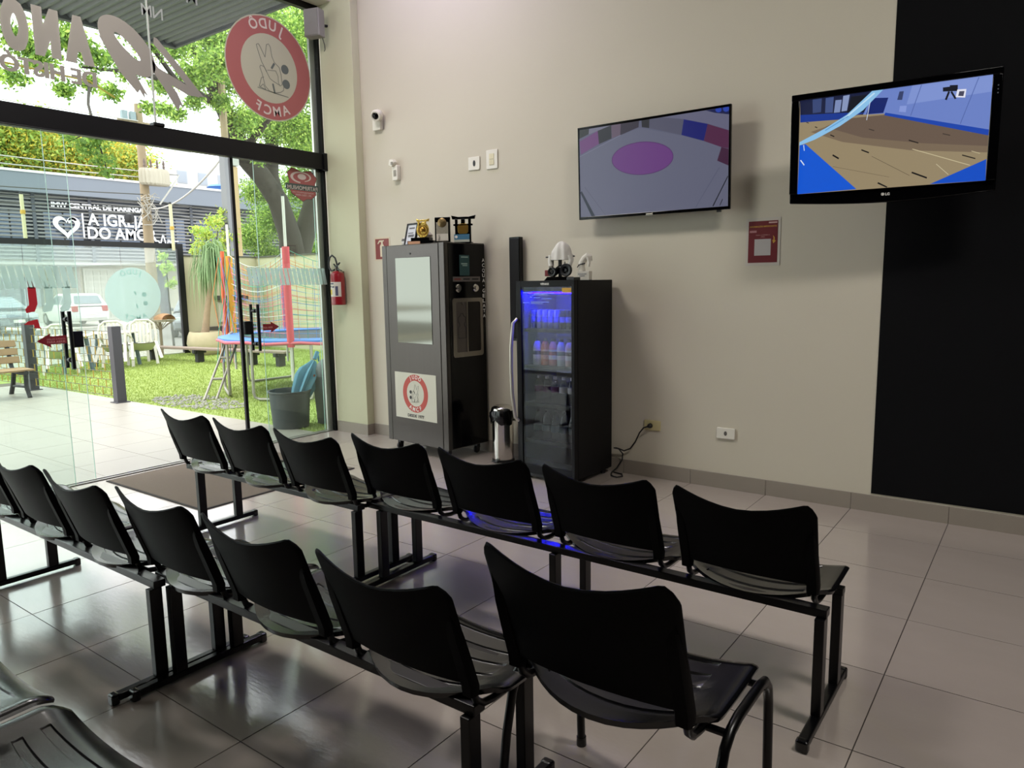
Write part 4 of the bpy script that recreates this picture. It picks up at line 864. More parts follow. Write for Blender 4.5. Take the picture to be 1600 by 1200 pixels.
q = MB(); q.lathe([(0.0,0.045),(0.009,0.045),(0.012,0.03),(0.019,0.024),(0.021,0.0),(0.0,0.0)], 14, (-2.155,-0.012,0.437), frame=FW); q.build('plug', M_dark, t)
q = MB(); q.tube([(-2.157,-0.055,0.437),(-2.19,-0.065,0.425),(-2.235,-0.05,0.375),(-2.28,-0.035,0.29),(-2.33,-0.03,0.225),(-2.385,-0.035,0.20),(-2.43,-0.045,0.215),(-2.46,-0.05,0.22)], 0.006, 8)
q.tube([(-2.47,-0.06,0.22),(-2.43,-0.05,0.215),(-2.395,-0.04,0.175),(-2.40,-0.04,0.12),(-2.44,-0.06,0.05),(-2.47,-0.10,0.012),(-2.43,-0.17,0.007),(-2.37,-0.19,0.007),(-2.345,-0.14,0.007),(-2.38,-0.08,0.007),(-2.47,-0.06,0.007)], 0.006, 8)
q.build('cable', M_dark, t)
# red information poster (the square code is left blank)
t = thing('red_poster', 'small dark red notice with a pale square in a clear sleeve on the wall', 'poster', (-1.28, 0, 1.895))
q = MB(); q.box(-0.125,0.125,-0.003,0.0,-0.172,0.172); q.build('sleeve', pm('clear_sleeve', '#cfc8bd', 0.2, spec=0.6), t, smooth=0)
q = MB(); q.box(-0.106,0.106,-0.0045,-0.003,-0.15,0.15); q.build('sheet', pm('poster_red', '#6b141c', 0.45, noise=0.08, scale=9), t, smooth=0)
q = MB(); q.box(-0.06,0.058,-0.0052,-0.0045,-0.098,0.02); q.build('pale_square', pm('poster_pale', '#b9b3b0', 0.5), t, smooth=0)
q = MB(); text_into(q, 'INFORMA\u00c7\u00d5ES IMPORTANTES', (0,-0.0052,0.105), (1,0,0), EZ, h=0.011, w=0.195, bold=0.02, align='C', mi=0)
q.prism([(0.072,0.045),(0.084,0.03),(0.085,0.008),(0.095,0.006),(0.076,-0.014),(0.068,0.012),(0.077,0.01),(0.077,0.028)], 0.0005, (0,-0.0047,0), mi=0)
text_into(q, 'PARA ACESSAR A', (0,-0.0052,0.046), (1,0,0), EZ, h=0.006, w=0.1, align='C', mi=1); text_into(q, 'P\u00c1GINA', (0,-0.0052,0.033), (1,0,0), EZ, h=0.006, align='C', mi=1); q.box(-0.097,-0.047,-0.0052,-0.0046,0.068,0.083,2); q.box(0.04,0.10,-0.0052,-0.0046,0.131,0.141,1)
q.build('lettering', [pm('poster_yellow', '#c99b35', 0.5), pm('poster_pink', '#d0a9a4', 0.5), pm('poster_tag', '#b0787a', 0.5)], t, smooth=0, kind='stuff')
# camera on a bracket
t = thing('security_camera', 'white security camera on the wall near the ceiling, beside the pilaster', 'camera', (-5.20, 0, 3.30))
q = MB(); q.prism(rrect(-0.075,0.035,-0.11,0.07,0.012), 0.045, (0,0.0,0)); q.build('back_box', M_pla, t, smooth=30, bevel=0.004)
FD = Vector((0.35,-0.85,-0.35)).normalized(); fx = FD.orthogonal().normalized(); fyv = FD.cross(fx)
q = MB(); q.lathe([(0.0,-0.05),(0.04,-0.045),(0.055,-0.02),(0.058,0.03),(0.05,0.06),(0.038,0.062),(0.036,0.05),(0.0,0.05)], 20, (0.035,-0.075,0.025), frame=(fx, fyv, FD)); q.build('camera_head', M_pla, t)
q = MB(); q.lathe([(0.0,0.062),(0.022,0.060),(0.032,0.052)], 18, (0.035,-0.075,0.025), frame=(fx, fyv, FD)); q.build('lens', M_gloss, t)
t = thing('motion_sensor', 'small white motion sensor under the security camera on the wall', 'sensor', (-4.985, 0, 2.80))
q = MB(); q.prism(rrect(-0.03,0.045,-0.13,0.02,0.012), 0.05); q.build('housing', M_pla, t, smooth=30, bevel=0.006)
q = MB(); q.prism([(-0.05,0.02),(0.0,0.0),(0.035,0.045),(0.01,0.075),(-0.035,0.075)], 0.05, (0,-0.03,0)); q.build('head', M_pla, t, smooth=30, bevel=0.006)
q = MB(); q.box(-0.01,0.02,-0.085,-0.08,0.02,0.05); q.box(-0.005,0.03,-0.055,-0.05,-0.09,-0.03); q.build('window', pm('sensor_grey', '#8f897c', 0.4), t, smooth=0, bevel=0.003)
# fire sign
t = thing('fire_sign', 'red extinguisher sign on the wall, half hidden by the dispenser', 'sign', (-5.245, 0, 2.0))
q = MB(); q.box(-0.115,0.115,-0.003,0,-0.12,0.12); q.build('border', pm('sign_cream', '#cdbfa4', 0.5), t, smooth=0)
q = MB(); q.box(-0.10,0.10,-0.0042,-0.003,-0.105,0.105); q.build('field', pm('sign_red', '#7c2019', 0.5), t, smooth=0)
q = MB(); q.prism([(-0.03,-0.08),(0.03,-0.08),(0.03,0.03),(0.012,0.055),(0.012,0.075),(0.03,0.08),(0.03,0.09),(-0.04,0.09),(-0.065,0.06),(-0.06,0.05),(-0.03,0.075),(-0.012,0.07),(-0.012,0.055),(-0.03,0.03)], 0.001, (0,-0.0042,0)); q.build('pictogram', pm('sign_cream', '#cdbfa4', 0.5), t, smooth=0)
# fire extinguisher on the pilaster
t = thing('fire_extinguisher', 'red fire extinguisher with a black hose hanging on the pilaster', 'fire extinguisher', (-5.765, -0.18, 1.42))
M_ext = pm('extinguisher_red', '#8e1722', 0.3, spec=0.5, coat=0.3)
q = MB(); q.lathe([(0.0,0.0),(0.07,0.0),(0.076,0.006),(0.076,0.30),(0.07,0.335),(0.045,0.355),(0.025,0.362),(0.0,0.362)], 28); q.build('cylinder', M_ext, t)
q = MB(); P = []
for k in range(13):
    a = math.radians(-165 + 150*k/12); P.append([(0.0768*math.cos(a), 0.0768*math.sin(a), z) for z in (0.09,0.245)])
q.grid(P); lb = q.build('label', pm('ext_label', '#cfc9bd', 0.5), t)
q = MB(); P = []
for k in range(7):
    a = math.radians(-158 + 65*k/6); P.append([(0.0773*math.cos(a), 0.0773*math.sin(a), z) for z in (0.11,0.165)])
q.grid(P); q.build('yellow_panel', pm('ext_yellow', '#cbae2a', 0.5), lb)
q = MB()
for (a0, a1, z0, z1) in ((-160,-75,0.22,0.234),(-160,-100,0.19,0.204),(-92,-70,0.185,0.2),(-62,-40,0.1,0.2)):
    P = [[(0.0774*math.cos(math.radians(a0+(a1-a0)*k/6)), 0.0774*math.sin(math.radians(a0+(a1-a0)*k/6)), z) for z in (z0, z1)] for k in range(7)]; q.grid(P)
q.build('print', pm('ext_print', '#4f5068', 0.5), lb, kind='stuff')
q = MB(); q.lathe([(0.0,0.36),(0.022,0.36),(0.024,0.375),(0.02,0.40),(0.0,0.405)], 16); q.build('valve', pm('valve_metal', '#5c5148', 0.35, metal=0.7), t)
q = MB(); q.bar((0.0,-0.01,0.395),(0.07,-0.02,0.45),0.02,0.008); q.bar((0.0,-0.01,0.385),(0.095,-0.02,0.365),0.02,0.008); q.bar((0.0,-0.01,0.40),(-0.05,0,0.44),0.016,0.008); q.build('lever', M_dark, t, smooth=0, bevel=0.002)
q = MB(); q.tube([(0.035,-0.012,0.40),(0.045,-0.02,0.42),(0.05,-0.02,0.40),(0.04,-0.015,0.38)], 0.004, 6, closed=True); q.build('pin', M_chrome, t)
q = MB(); q.tube([(0.015,-0.01,0.40),(0.015,-0.012,0.44),(-0.01,-0.012,0.50),(-0.06,-0.01,0.53),(-0.105,-0.005,0.51),(-0.13,0.0,0.45),(-0.125,0.0,0.40),(-0.09,-0.005,0.365),(-0.03,-0.012,0.375)], 0.0095, 10); q.build('hose', M_dark, t)
q = MB(); q.box(-0.02,0.02,0.0,0.08,0.30,0.36); q.build('hook', M_ss, t, smooth=0)
# loudspeaker at the top of the pilaster
t = thing('wall_speaker', 'grey box loudspeaker at the top corner of the glass front', 'speaker', (-5.835, -0.27, 4.29), 0.3)
q = MB(); q.box(-0.09,0.09,-0.05,0.06,-0.135,0.135); q.build('cabinet', pm('speaker_grey', '#8f8c88', 0.5), t, smooth=0, bevel=0.008)
q = MB(); q.box(-0.08,0.08,-0.056,-0.05,-0.125,0.125); q.build('grille', pm('speaker_grille', '#86837f', 0.6, bump=0.4, bscale=400), t, smooth=0, bevel=0.002)
q = MB(); ring(q, 0.0, 0.0, 0.010, 0.013, -0.001, (0,-0.056,0), (1,0,0), EZ, n=20); q.build('badge', M_ss, t, smooth=0)
q = MB(); q.tube([(0.03,0.07,0.0),(0.05,0.165,0.02)], 0.014, 8); q.build('bracket', M_dark, t)
q = MB(); q.tube([(0.06,0.05,-0.13),(0.075,0.06,-0.20),(0.06,0.09,-0.235),(0.03,0.12,-0.24)], 0.004, 6); q.build('wire', M_dark, t)
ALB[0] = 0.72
# ---------------------------------------------------------------- ground outside
b = MB(); b.box(-14.4, GX-0.1, -6.6, -0.3, -0.12, -0.003); pav = b.build('pavement', M_pgrout, smooth=0, kind='structure')
fp = None; fe = None
for i in range(13):
    for j in range(10):
        x = GX-0.1-0.6*(i+1)
        if j == 0:
            if fe is None: t = fe = tile_proto('tile', 0.6, 0.467, M_pave, pav)
            else: t = fe.copy(); C.objects.link(t)
            t.location = (x, -0.77, 0)
        else:
            if fp is None: t = fp = tile_proto('tile', 0.6, 0.6, M_pave, pav)
            else: t = fp.copy(); C.objects.link(t)
            t.location = (x, -0.77-0.6*j, rng.uniform(-0.0006, 0))
        t.parent = pav
M_turf = pm('turf_base', '#95a956', 0.95, noise=0.22, scale=5, bump=0.5, bscale=160)
b = MB(); b.box(-17.1, GX-0.1, -0.3, 7.0, -0.12, -0.006); b.box(-17.1, -14.4, -6.6, -0.3, -0.12, -0.006)
b.build('lawn', M_turf, smooth=0, kind='structure')
def blades(name, n, region, h, mats, seed, label):
    rg = np.random.default_rng(seed); V = np.zeros((n*3, 3)); x = rg.uniform(region[0], region[1], n); y = rg.uniform(region[2], region[3], n); a = rg.uniform(0, 2*PI, n); hh = rg.uniform(0.5, 1.0, n)*h; w = 0.006
    lx = rg.normal(0, 0.012, n); ly = rg.normal(0, 0.012, n)
    V[0::3] = np.stack([x-np.cos(a)*w, y-np.sin(a)*w, np.full(n, -0.008)], 1); V[1::3] = np.stack([x+np.cos(a)*w, y+np.sin(a)*w, np.full(n, -0.008)], 1); V[2::3] = np.stack([x+lx, y+ly, hh], 1)
    me = bpy.data.meshes.new(name); me.from_pydata(V.tolist(), [], np.arange(n*3).reshape(n, 3).tolist())
    for m in mats: me.materials.append(m)
    me.polygons.foreach_set('material_index', rg.integers(0, len(mats), n).astype(np.int32))
    o = bpy.data.objects.new(name, me); C.objects.link(o); o['kind'] = 'stuff'; tag(o, label, 'grass'); return o
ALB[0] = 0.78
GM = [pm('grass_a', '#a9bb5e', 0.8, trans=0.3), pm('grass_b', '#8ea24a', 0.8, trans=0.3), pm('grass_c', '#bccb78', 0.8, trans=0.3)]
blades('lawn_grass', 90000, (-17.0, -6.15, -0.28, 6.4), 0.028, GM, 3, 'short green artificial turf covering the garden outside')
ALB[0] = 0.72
# worn grey gravel patch
rg = random.Random(8); q = MB()
for k in range(420):
    a = rg.uniform(0, 2*PI); r = math.sqrt(rg.random()); x = -9.35+1.0*r*math.cos(a); y = 0.2+0.42*r*math.sin(a); s = rg.uniform(0.012, 0.03)
    q.lathe([(0.0,-0.006),(s,0.0),(s*0.6,s*0.6),(0.0,s*0.75)], 5, (x, y, 0.0))
o = q.build('gravel_patch', pm('gravel', '#a3a29a', 0.9, noise=0.2, scale=8), smooth=0); o['kind'] = 'stuff'; tag(o, 'patch of pale grey gravel on the turf at the foot of the ladder', 'gravel')
b = MB(); b.box(-19.0, -17.1, -16, 30, -0.12, -0.02); b.build('sidewalk', M_side, smooth=0, kind='structure')
b = MB(); b.box(-33.5, -19.0, -16, 40, -0.2, -0.10)
street = b.build('street', M_asph, smooth=0, kind='structure')
b = MB(); b.box(-42.0, -33.5, -16, 45, -0.12, -0.01); b.box(-42.0, -33.5, 13.4, 16.2, -0.01, 0.02); b.build('far_sidewalk', pm('far_paving', '#c9c3b8', 0.9, noise=0.06, scale=1.5), smooth=0, kind='structure')
b = MB(); b.box(-19.15, -19.0, -16, 30, -0.14, 0.0); b.build('curb', pm('curb', '#cbbfae', 0.9), smooth=0, kind='structure')
b = MB(); b.box(-90, -42, -30, 70, -0.2, -0.02); b.build('ground_far', M_side, smooth=0, kind='structure')

# ---------------------------------------------------------------- garden walls
M_gwall = pm('garden_wall', '#cfc7a6', 0.9, noise=0.06, scale=1.2)
M_cap = pm('wall_cap', '#57554d', 0.7)
b = MB(); b.box(-17.4, -17.2, 4.6, 6.9, -0.1, 2.42); gw = b.build('garden_wall', M_gwall, smooth=0, kind='structure')
b = MB(); b.box(-17.2, -3.0, 6.7, 6.9, -0.1, 2.42); gw2 = b.build('garden_wall_side', M_gwall, smooth=0, kind='structure')
q = MB(); q.box(-17.43, -17.17, 4.58, 6.93, 2.42, 2.455); q.build('coping', M_cap, gw, smooth=0); q = MB(); q.box(-17.17, -3.0, 6.67, 6.93, 2.42, 2.455); q.build('coping', M_cap, gw2, smooth=0)
def shelf(label, y0, y1, z, th):
    t = thing('wall_ledge', label, 'shelf', (-17.2, (y0+y1)/2, z)); q = MB(); q.box(0, 0.16, y0-(y0+y1)/2, y1-(y0+y1)/2, -th, 0); q.build('board', pm('dark_wood', '#4e4a44', 0.8, noise=0.2, scale=8), t, smooth=0, bevel=0.01)
    q = MB(); q.box(0, 0.08, -0.2, -0.17, -th-0.08, -th); q.box(0, 0.08, 0.17, 0.2, -th-0.08, -th); q.build('bracket', M_cap, t, smooth=0)
shelf('short dark wooden ledge high on the cream garden wall', 5.40, 6.3, 1.42, 0.12)
shelf('long dark wooden ledge low on the cream garden wall beside the planter', 4.98, 6.5, 0.62, 0.13)
t = thing('meter_box', 'pale grey meter box on the cream garden wall between the two ledges', 'box', (-17.2, 5.6, 0.98))
q = MB(); q.box(0,0.05,-0.16,0.16,-0.27,0.27); q.build('box', pm('meter_grey', '#c6c1aa', 0.6), t, smooth=0, bevel=0.006)
q = MB(); q.box(0.05,0.06,-0.14,0.14,-0.25,0.25); q.build('lid', pm('meter_lid', '#cdc9b4', 0.6), t, smooth=0, bevel=0.004)
q = MB(); q.lathe([(0,0.01),(0.012,0.01),(0.012,0),(0,0)], 10, (0.06,0.0,0.02), frame=(Vector((0,1,0)), Vector((0,0,1)), Vector((1,0,0)))); q.build('latch', M_cap, t)
t = thing('meter_box', 'low pinkish meter box on the cream garden wall under the long ledge', 'box', (-17.2, 5.75, 0.2))
q = MB(); q.box(0,0.04,-0.25,0.25,-0.2,0.22); q.build('box', pm('meter_pink', '#bfae92', 0.7), t, smooth=0, bevel=0.006)
q = MB(); q.box(0.04,0.05,-0.21,0.21,-0.16,0.18); q.build('lid', pm('meter_pink2', '#cbbb9e', 0.7), t, smooth=0, bevel=0.004)
# black gate frame with glass toward the street
t = thing('gate', 'black framed glass gate to the street with a frosted round emblem', 'gate', (-17.15, 0, 0))
q = MB(); q.box(-0.05,0.05,4.42,4.57,-0.1,2.72); q.build('post', M_frame, t, smooth=0)
q = MB(); q.box(-0.05,0.05,-6.0,4.42,2.60,2.72); q.build('top_rail', M_frame, t, smooth=0)
q = MB(); q.box(-0.05,0.05,-0.62,-0.50,-0.1,2.60); q.build('post', M_frame, t, smooth=0)
q = MB(); q.box(-0.04,0.04,-0.50,4.42,-0.05,0.02); q.build('bottom_rail', M_alu, t, smooth=0)
G2 = glass_mat('mint_glass', (0.93, 0.975, 0.96), 0.04, dif=0.07, difcol=(0.86,0.95,0.93))
for (y0, y1) in ((-0.48,1.0),(1.02,3.03),(3.05,4.40)):
    q = MB(); q.box(-0.005,0.005,y0,y1,0.02,2.60); q.build('pane', G2, t, smooth=0)
o = (0.012, 3.27, 1.47); eyf = Vector((0,-1,0)); eyr = Vector((0,1,0))
M_frost2 = glass_mat('frosted_emblem', (0.95,0.98,0.97), 0.0, dif=0.6, difcol=(0.52,0.62,0.60)); M_frost3 = pm('frost_print', '#a9cfc8', 0.7, trans=0.3)
q = MB(); q.prism(arc(0,0,0.66,0,2*PI*47/48,47), 0.002, o, eyr, EZ); q.build('frosted_disc', M_frost2, t, smooth=0)
q = MB(); o2 = (0.016, 3.27, 1.47); ring_text(q, 'JUD\u00d4', o2, eyf, EZ, 0.62, PI/2, 0.26, 0.12); ring_text(q, 'AMCF', o2, eyf, EZ, 0.47, -PI/2, 0.28, 0.12, inward=True)
for (cx, cy) in ((0.25,0.02),(0.27,-0.19)): q.prism(arc(cx,cy,0.055,0,2*PI*15/16,15), 0.002, o2, eyr, EZ)
q.prism(strip_quad(0.02,0.1,0.06,0.02,0.04), 0.002, o2, eyr, EZ); q.prism(strip_quad(0.05,-0.2,0.07,-0.3,0.03), 0.002, o2, eyr, EZ); q.build('frosted_print', M_frost3, t, smooth=0, kind='stuff')
for (y, z0, z1) in ((1.07,2.72,3.62),(2.92,2.55,3.66)):
    tt = thing('thin_pole', 'thin pale pole fixed to the street gate, ' + ('left' if y < 2 else 'right') + ' one of the two', 'pole', (-17.05, y if y < 2 else 4.30, 0)); q = MB(); q.tube([(0,0,z0),(0,0,z1)], 0.038, 10); q.build('tube', pm('bamboo', '#d3cda4', 0.6), tt)
    q = MB(); q.tube([(0,0,z0+0.5),(0,0,z0+0.58)], 0.05, 10); q.build('clip', pm('clip_yellow', '#c9a23c', 0.6), tt)
    q = MB(); q.tube([(0,0,z1),(0,0,z1+0.05)], 0.03, 10); q.build('cap', M_dark, tt)

# ---------------------------------------------------------------- posts, wire fence, bench
M_post = pm('post_grey', '#4b4a4f', 0.5, metal=0.2); M_wireY = pm('wire_yellow', '#b79a3a', 0.6); M_wireG = pm('wire_grey', '#5c5c4c', 0.6)
t = thing('garden_fence', 'low garden fence of brick-pattern wire between square dark posts', 'fence', (0,0,0))
for (x, y, w) in ((-10.33,-0.43,0.13),(-12.98,-0.56,0.13),(-15.6,-0.69,0.13)):
    q = MB(); q.box(x-w/2,x+w/2,y-w/2,y+w/2,0.0,1.10); q.box(x-0.10,x+0.10,y-0.10,y+0.10,0.0,0.012); q.build('post', M_post, t, smooth=0, bevel=0.004)
def wire_panel(xa, ya, xb, yb):
    q = MB(); n = 8; W = []
    def P(s, z): return (xa+(xb-xa)*s, ya+(yb-ya)*s, z)
    for r in range(n+1): q.tube([P(0, 0.08+0.118*r), P(1, 0.08+0.118*r)], 0.005, 5)
    q.build('wire_line', M_wireG, t, kind='stuff'); q = MB(); m = 11
    for r in range(n):
        for k in range(m): s = (k + (0.25 if r % 2 else 0.75))/m; q.tube([P(s, 0.08+0.118*r), P(s, 0.08+0.118*(r+1))], 0.007, 5)
    q.build('wire_upright', M_wireY, t, kind='stuff')
wire_panel(-10.39,-0.43,-12.92,-0.56); wire_panel(-13.04,-0.56,-15.53,-0.69)
M_slat = pm('bench_slat', '#a98a66', 0.65, noise=0.15, scale=20, stretch=(1,0.15,1)); M_iron = pm('cast_iron', '#2b2b2d', 0.6)
t = thing('garden_bench', 'brown slatted garden bench with black iron legs outside by the fence', 'bench', (-12.35, -1.62, 0), 0)
for k in range(3):
    q = MB(); q.bar((-0.30-0.045*k,-0.78,0.55+0.125*k),(-0.30-0.045*k,0.78,0.55+0.125*k),0.03,0.105,up=(-0.3,0,1)); q.build('back_slat', M_slat, t, smooth=0, bevel=0.006)
for k in range(4):
    q = MB(); q.box(-0.22+0.12*k,-0.12+0.12*k,-0.78,0.78,0.40,0.43); q.build('seat_slat', M_slat, t, smooth=0, bevel=0.006)
for y in (-0.66, 0.66):
    q = MB(); q.tube([(-0.42,y,0.84),(-0.30,y,0.45),(-0.24,y,0.38),(0.0,y,0.36),(0.26,y,0.38)], 0.032, 8); q.tube([(-0.22,y,0.38),(-0.30,y,0.18),(-0.42,y,0.0)], 0.035, 8); q.tube([(0.22,y,0.37),(0.20,y,0.16),(0.30,y,0.0)], 0.032, 8); q.tube([(-0.32,y,0.14),(0.2,y,0.16)], 0.02, 8); q.build('leg', M_iron, t)

# plank bench
t = thing('plank_bench', 'long low plank bench on short black stubs along the garden', 'bench', (0,0,0))
q = MB(); q.bar((-16.6,3.05,0.30),(-12.0,3.75,0.30),0.26,0.045); q.build('plank', pm('weathered_plank', '#8f7f72', 0.8, noise=0.15, scale=12), t, smooth=0, bevel=0.005)
for s in (0.1, 0.43, 0.78, 0.95):
    x, y = -16.6+4.6*s, 3.05+0.7*s; q = MB(); q.box(x-0.06,x+0.06,y-0.08,y+0.08,0.0,0.28); q.box(x-0.04,x+0.04,y-0.15,y+0.15,0.2,0.28); q.build('stub', M_iron, t, smooth=0, bevel=0.008)
# basket stand
t = thing('basket_stand', 'rusty stand with a wire basket holding a clay pot piece, near the street gate', 'stand', (-16.85, 3.70, 0))
q = MB(); q.tube([(0,0,0),(0,0,0.86)], 0.035, 8)
for k in range(8): a = k*PI/4; q.tube([(0,0,0.62),(0.2*math.cos(a),0.2*math.sin(a),0.78),(0.34*math.cos(a),0.34*math.sin(a),0.86)], 0.008, 5)
q.build('pole', pm('stand_metal', '#8a7d66', 0.7), t)
q = MB()
for (r, z) in ((0.36,0.88),(0.30,0.84),(0.22,0.84),(0.12,0.84)): q.tube([(r*math.cos(a*PI/10), r*math.sin(a*PI/10), z) for a in range(20)], 0.01, 5, closed=True)
for k in range(12): a = k*PI/6; q.tube([(0,0,0.84),(0.36*math.cos(a),0.36*math.sin(a),0.88)], 0.007, 5)
q.build('basket', pm('basket_wire', '#a7a086', 0.6), t, kind='stuff')
t = thing('clay_roof_pot', 'broken terracotta piece lying in the wire basket', 'pot', (-16.85, 3.82, 0.875))
q = MB(); P = [[(x, 0.17*math.cos(a*PI/8), 0.17*math.sin(a*PI/8)*(1-0.25*abs(x)/0.2)) for a in range(9)] for x in (-0.2,-0.07,0.07,0.2)]; q.grid(P); P2 = [[(x, 0.14*math.cos(a*PI/8), 0.14*math.sin(a*PI/8)*(1-0.25*abs(x)/0.2)) for a in range(9)] for x in (-0.2,-0.07,0.07,0.2)]; q.grid(P2); q.build('shell', pm('terracotta', '#c99b72', 0.9, noise=0.15, scale=10), t)
q = MB(); q.lathe([(0.0,0.0),(0.05,0.0),(0.06,0.05),(0.0,0.06)], 10, (0,0,0.0)); q.build('lump', pm('terracotta', '#c99b72', 0.9), t)

# monobloc chairs tipped against a low table
M_mono = pm('monobloc_white', '#e2dfd0', 0.5)
def monobloc(label, loc, rz, tilt):
    t = thing('garden_chair', label, 'chair', loc, rz, 'white plastic garden chairs'); t.rotation_euler = (tilt, 0, rz)
    q = MB(); P = [[(0.24*u*(1-0.1*v), -0.22+0.44*v, 0.42-0.02*(1-u*u)-0.02*v*0) for v in (0,0.25,0.5,0.75,1)] for u in (-1,-0.5,0,0.5,1)]; q.grid(P); P = [[(x, y, z-0.02) for x, y, z in r] for r in P]; q.grid(P); q.build('seat', M_mono, t)
    q = MB()
    q.tube([(-0.24,-0.22,0.42),(-0.25,-0.27,0.62),(-0.22,-0.32,0.80),(-0.12,-0.35,0.87),(0.12,-0.35,0.87),(0.22,-0.32,0.80),(0.25,-0.27,0.62),(0.24,-0.22,0.42)], 0.025, 8)
    q.build('back_frame', M_mono, t)
    for k in range(5): x = -0.14+0.07*k; q = MB(); q.bar((x,-0.225,0.42),(x*1.1,-0.345,0.86),0.035,0.012,up=(0,1,0)); q.build('slat', M_mono, t, smooth=0)
    for s in (-1, 1):
        q = MB(); q.tube([(s*0.25,-0.27,0.62),(s*0.29,-0.1,0.64),(s*0.29,0.14,0.63),(s*0.27,0.22,0.58)], 0.022, 8); q.build('armrest', M_mono, t)
        q = MB(); q.bar((s*0.27,0.22,0.60),(s*0.29,0.26,0.0),0.055,0.03,up=(0,1,0)); q.build('leg', M_mono, t, smooth=0)
        q = MB(); q.bar((s*0.23,-0.22,0.44),(s*0.28,-0.34,0.0),0.055,0.03,up=(0,1,0)); q.build('leg', M_mono, t, smooth=0)
    return t
def patio_table(label, x, y):
    t = thing('patio_table', label, 'table', (x, y, 0), 0.2); q = MB(); q.lathe([(0.0,0.70),(0.46,0.70),(0.47,0.715),(0.46,0.73),(0.0,0.73)], 28); q.build('tabletop', M_mono, t)
    for k in range(4): a = PI/4+k*PI/2; q = MB(); q.tube([(0.34*math.cos(a),0.34*math.sin(a),0.70),(0.42*math.cos(a),0.42*math.sin(a),0.0)], 0.04, 8); q.build('leg', pm('table_leg', '#5f7378', 0.6), t)
patio_table('round white patio table with blue grey legs behind the wire fence, nearer the bench', -15.3, 0.95)
patio_table('round white patio table with blue grey legs behind the square post', -15.6, 2.05)
monobloc('white plastic chair tipped against the table beside the square post', (-15.05, 2.36, 0.03), 1.25, math.radians(-24))
monobloc('white plastic chair tipped against the table behind the left door handle', (-15.1, 1.75, 0.03), 0.9, math.radians(-22))
monobloc('white plastic chair tipped against the table behind the red arrow sticker', (-14.75, 0.62, 0.03), 1.3, math.radians(-24))
monobloc('white plastic chair standing at the far side of the patio tables', (-16.2, 2.75, 0.0), -2.2, 0.0)

# planter with ponytail palm
t = thing('planter_palm', 'ponytail palm in a big round cream planter by the garden wall', 'plant', (-16.25, 4.50, 0))
q = MB(); q.lathe([(0.0,0.0),(0.26,0.0),(0.40,0.12),(0.44,0.28),(0.41,0.46),(0.37,0.56),(0.33,0.56),(0.33,0.50),(0.0,0.50)], 32); q.build('pot', pm('planter_cream', '#cdbf9c', 0.85, noise=0.15, scale=4), t)
q = MB(); q.lathe([(0.0,0.505),(0.33,0.505)], 20); q.build('soil', pm('soil', '#5b4a38', 0.95), t)
q = MB(); q.tube([(-0.02,0.0,0.5),(0.0,0.03,0.7),(0.03,0.08,1.1),(0.05,0.16,1.5),(0.05,0.24,1.85),(0.05,0.32,2.2)], [0.10,0.085,0.07,0.06,0.055,0.05], 10); q.build('trunk', pm('palm_trunk', '#a58f72', 0.9, noise=0.2, scale=10), t)
rg = random.Random(5); q = MB()
for k in range(230):
    a = rg.uniform(0, 2*PI); R_ = rg.uniform(0.22, 0.60); up = rg.uniform(0.10, 0.75); L = rg.uniform(0.25, 1.25); w = 0.012; c, s = math.cos(a), math.sin(a); bx, by, bz = 0.05, 0.32, 2.15+rg.uniform(-0.15, 0.15); P = []
    for (rr, zz) in ((0,0),(0.35*R_,up*0.8),(0.75*R_,up*0.7),(R_,-0.25*L),(R_*1.08,-L)):
        cx, cy = bx+c*rr, by+s*rr; P.append([(cx-s*w, cy+c*w, bz+zz), (cx+s*w, cy-c*w, bz+zz)])
    P[-1] = [P[-1][0], P[-1][0]]; q.grid(P)
q.build('leaves', pm('palm_leaf', '#8fae78', 0.7, noise=0.3, scale=3, trans=0.25), t, kind='stuff')

# ---------------------------------------------------------------- trampoline
t = thing('trampoline', 'trampoline with blue pad, coloured foam posts and safety net in the garden', 'trampoline', (-9.0, 2.2, 0)); TR = 1.55; TZ = 0.86
M_galv = pm('galvanised', '#a9a69a', 0.45, metal=0.6); M_pad = pm('blue_pad', '#4f86d4', 0.55, bump=0.1, bscale=20)
q = MB(); q.tube([(TR*math.cos(a*PI/18), TR*math.sin(a*PI/18), TZ-0.03) for a in range(36)], 0.025, 8, closed=True); q.build('frame', M_galv, t)
q = MB(); P = []
for k in range(48):
    a = 2*PI*k/48; P.append([(math.cos(a)*r, math.sin(a)*r, z) for r, z in ((TR+0.02,TZ-0.02),(TR+0.02,TZ+0.01),(TR-0.12,TZ+0.035),(TR-0.30,TZ+0.015),(TR-0.30,TZ))])
q.grid(P, close_u=True); q.build('pad', M_pad, t)
q = MB(); q.tube([((TR+0.03)*math.cos(a*PI/18), (TR+0.03)*math.sin(a*PI/18), TZ-0.03+0.012*math.sin(a*2.1)) for a in range(36)], 0.022, 8, closed=True); q.build('net_cord', pm('cord_pink', '#d46a78', 0.7), t, label='pink cord binding the net to the rim')
q = MB(); q.lathe([(0.0,TZ-0.02),(TR-0.28,TZ-0.005)], 40); q.build('mat', pm('jump_mat', '#2c3140', 0.7), t)
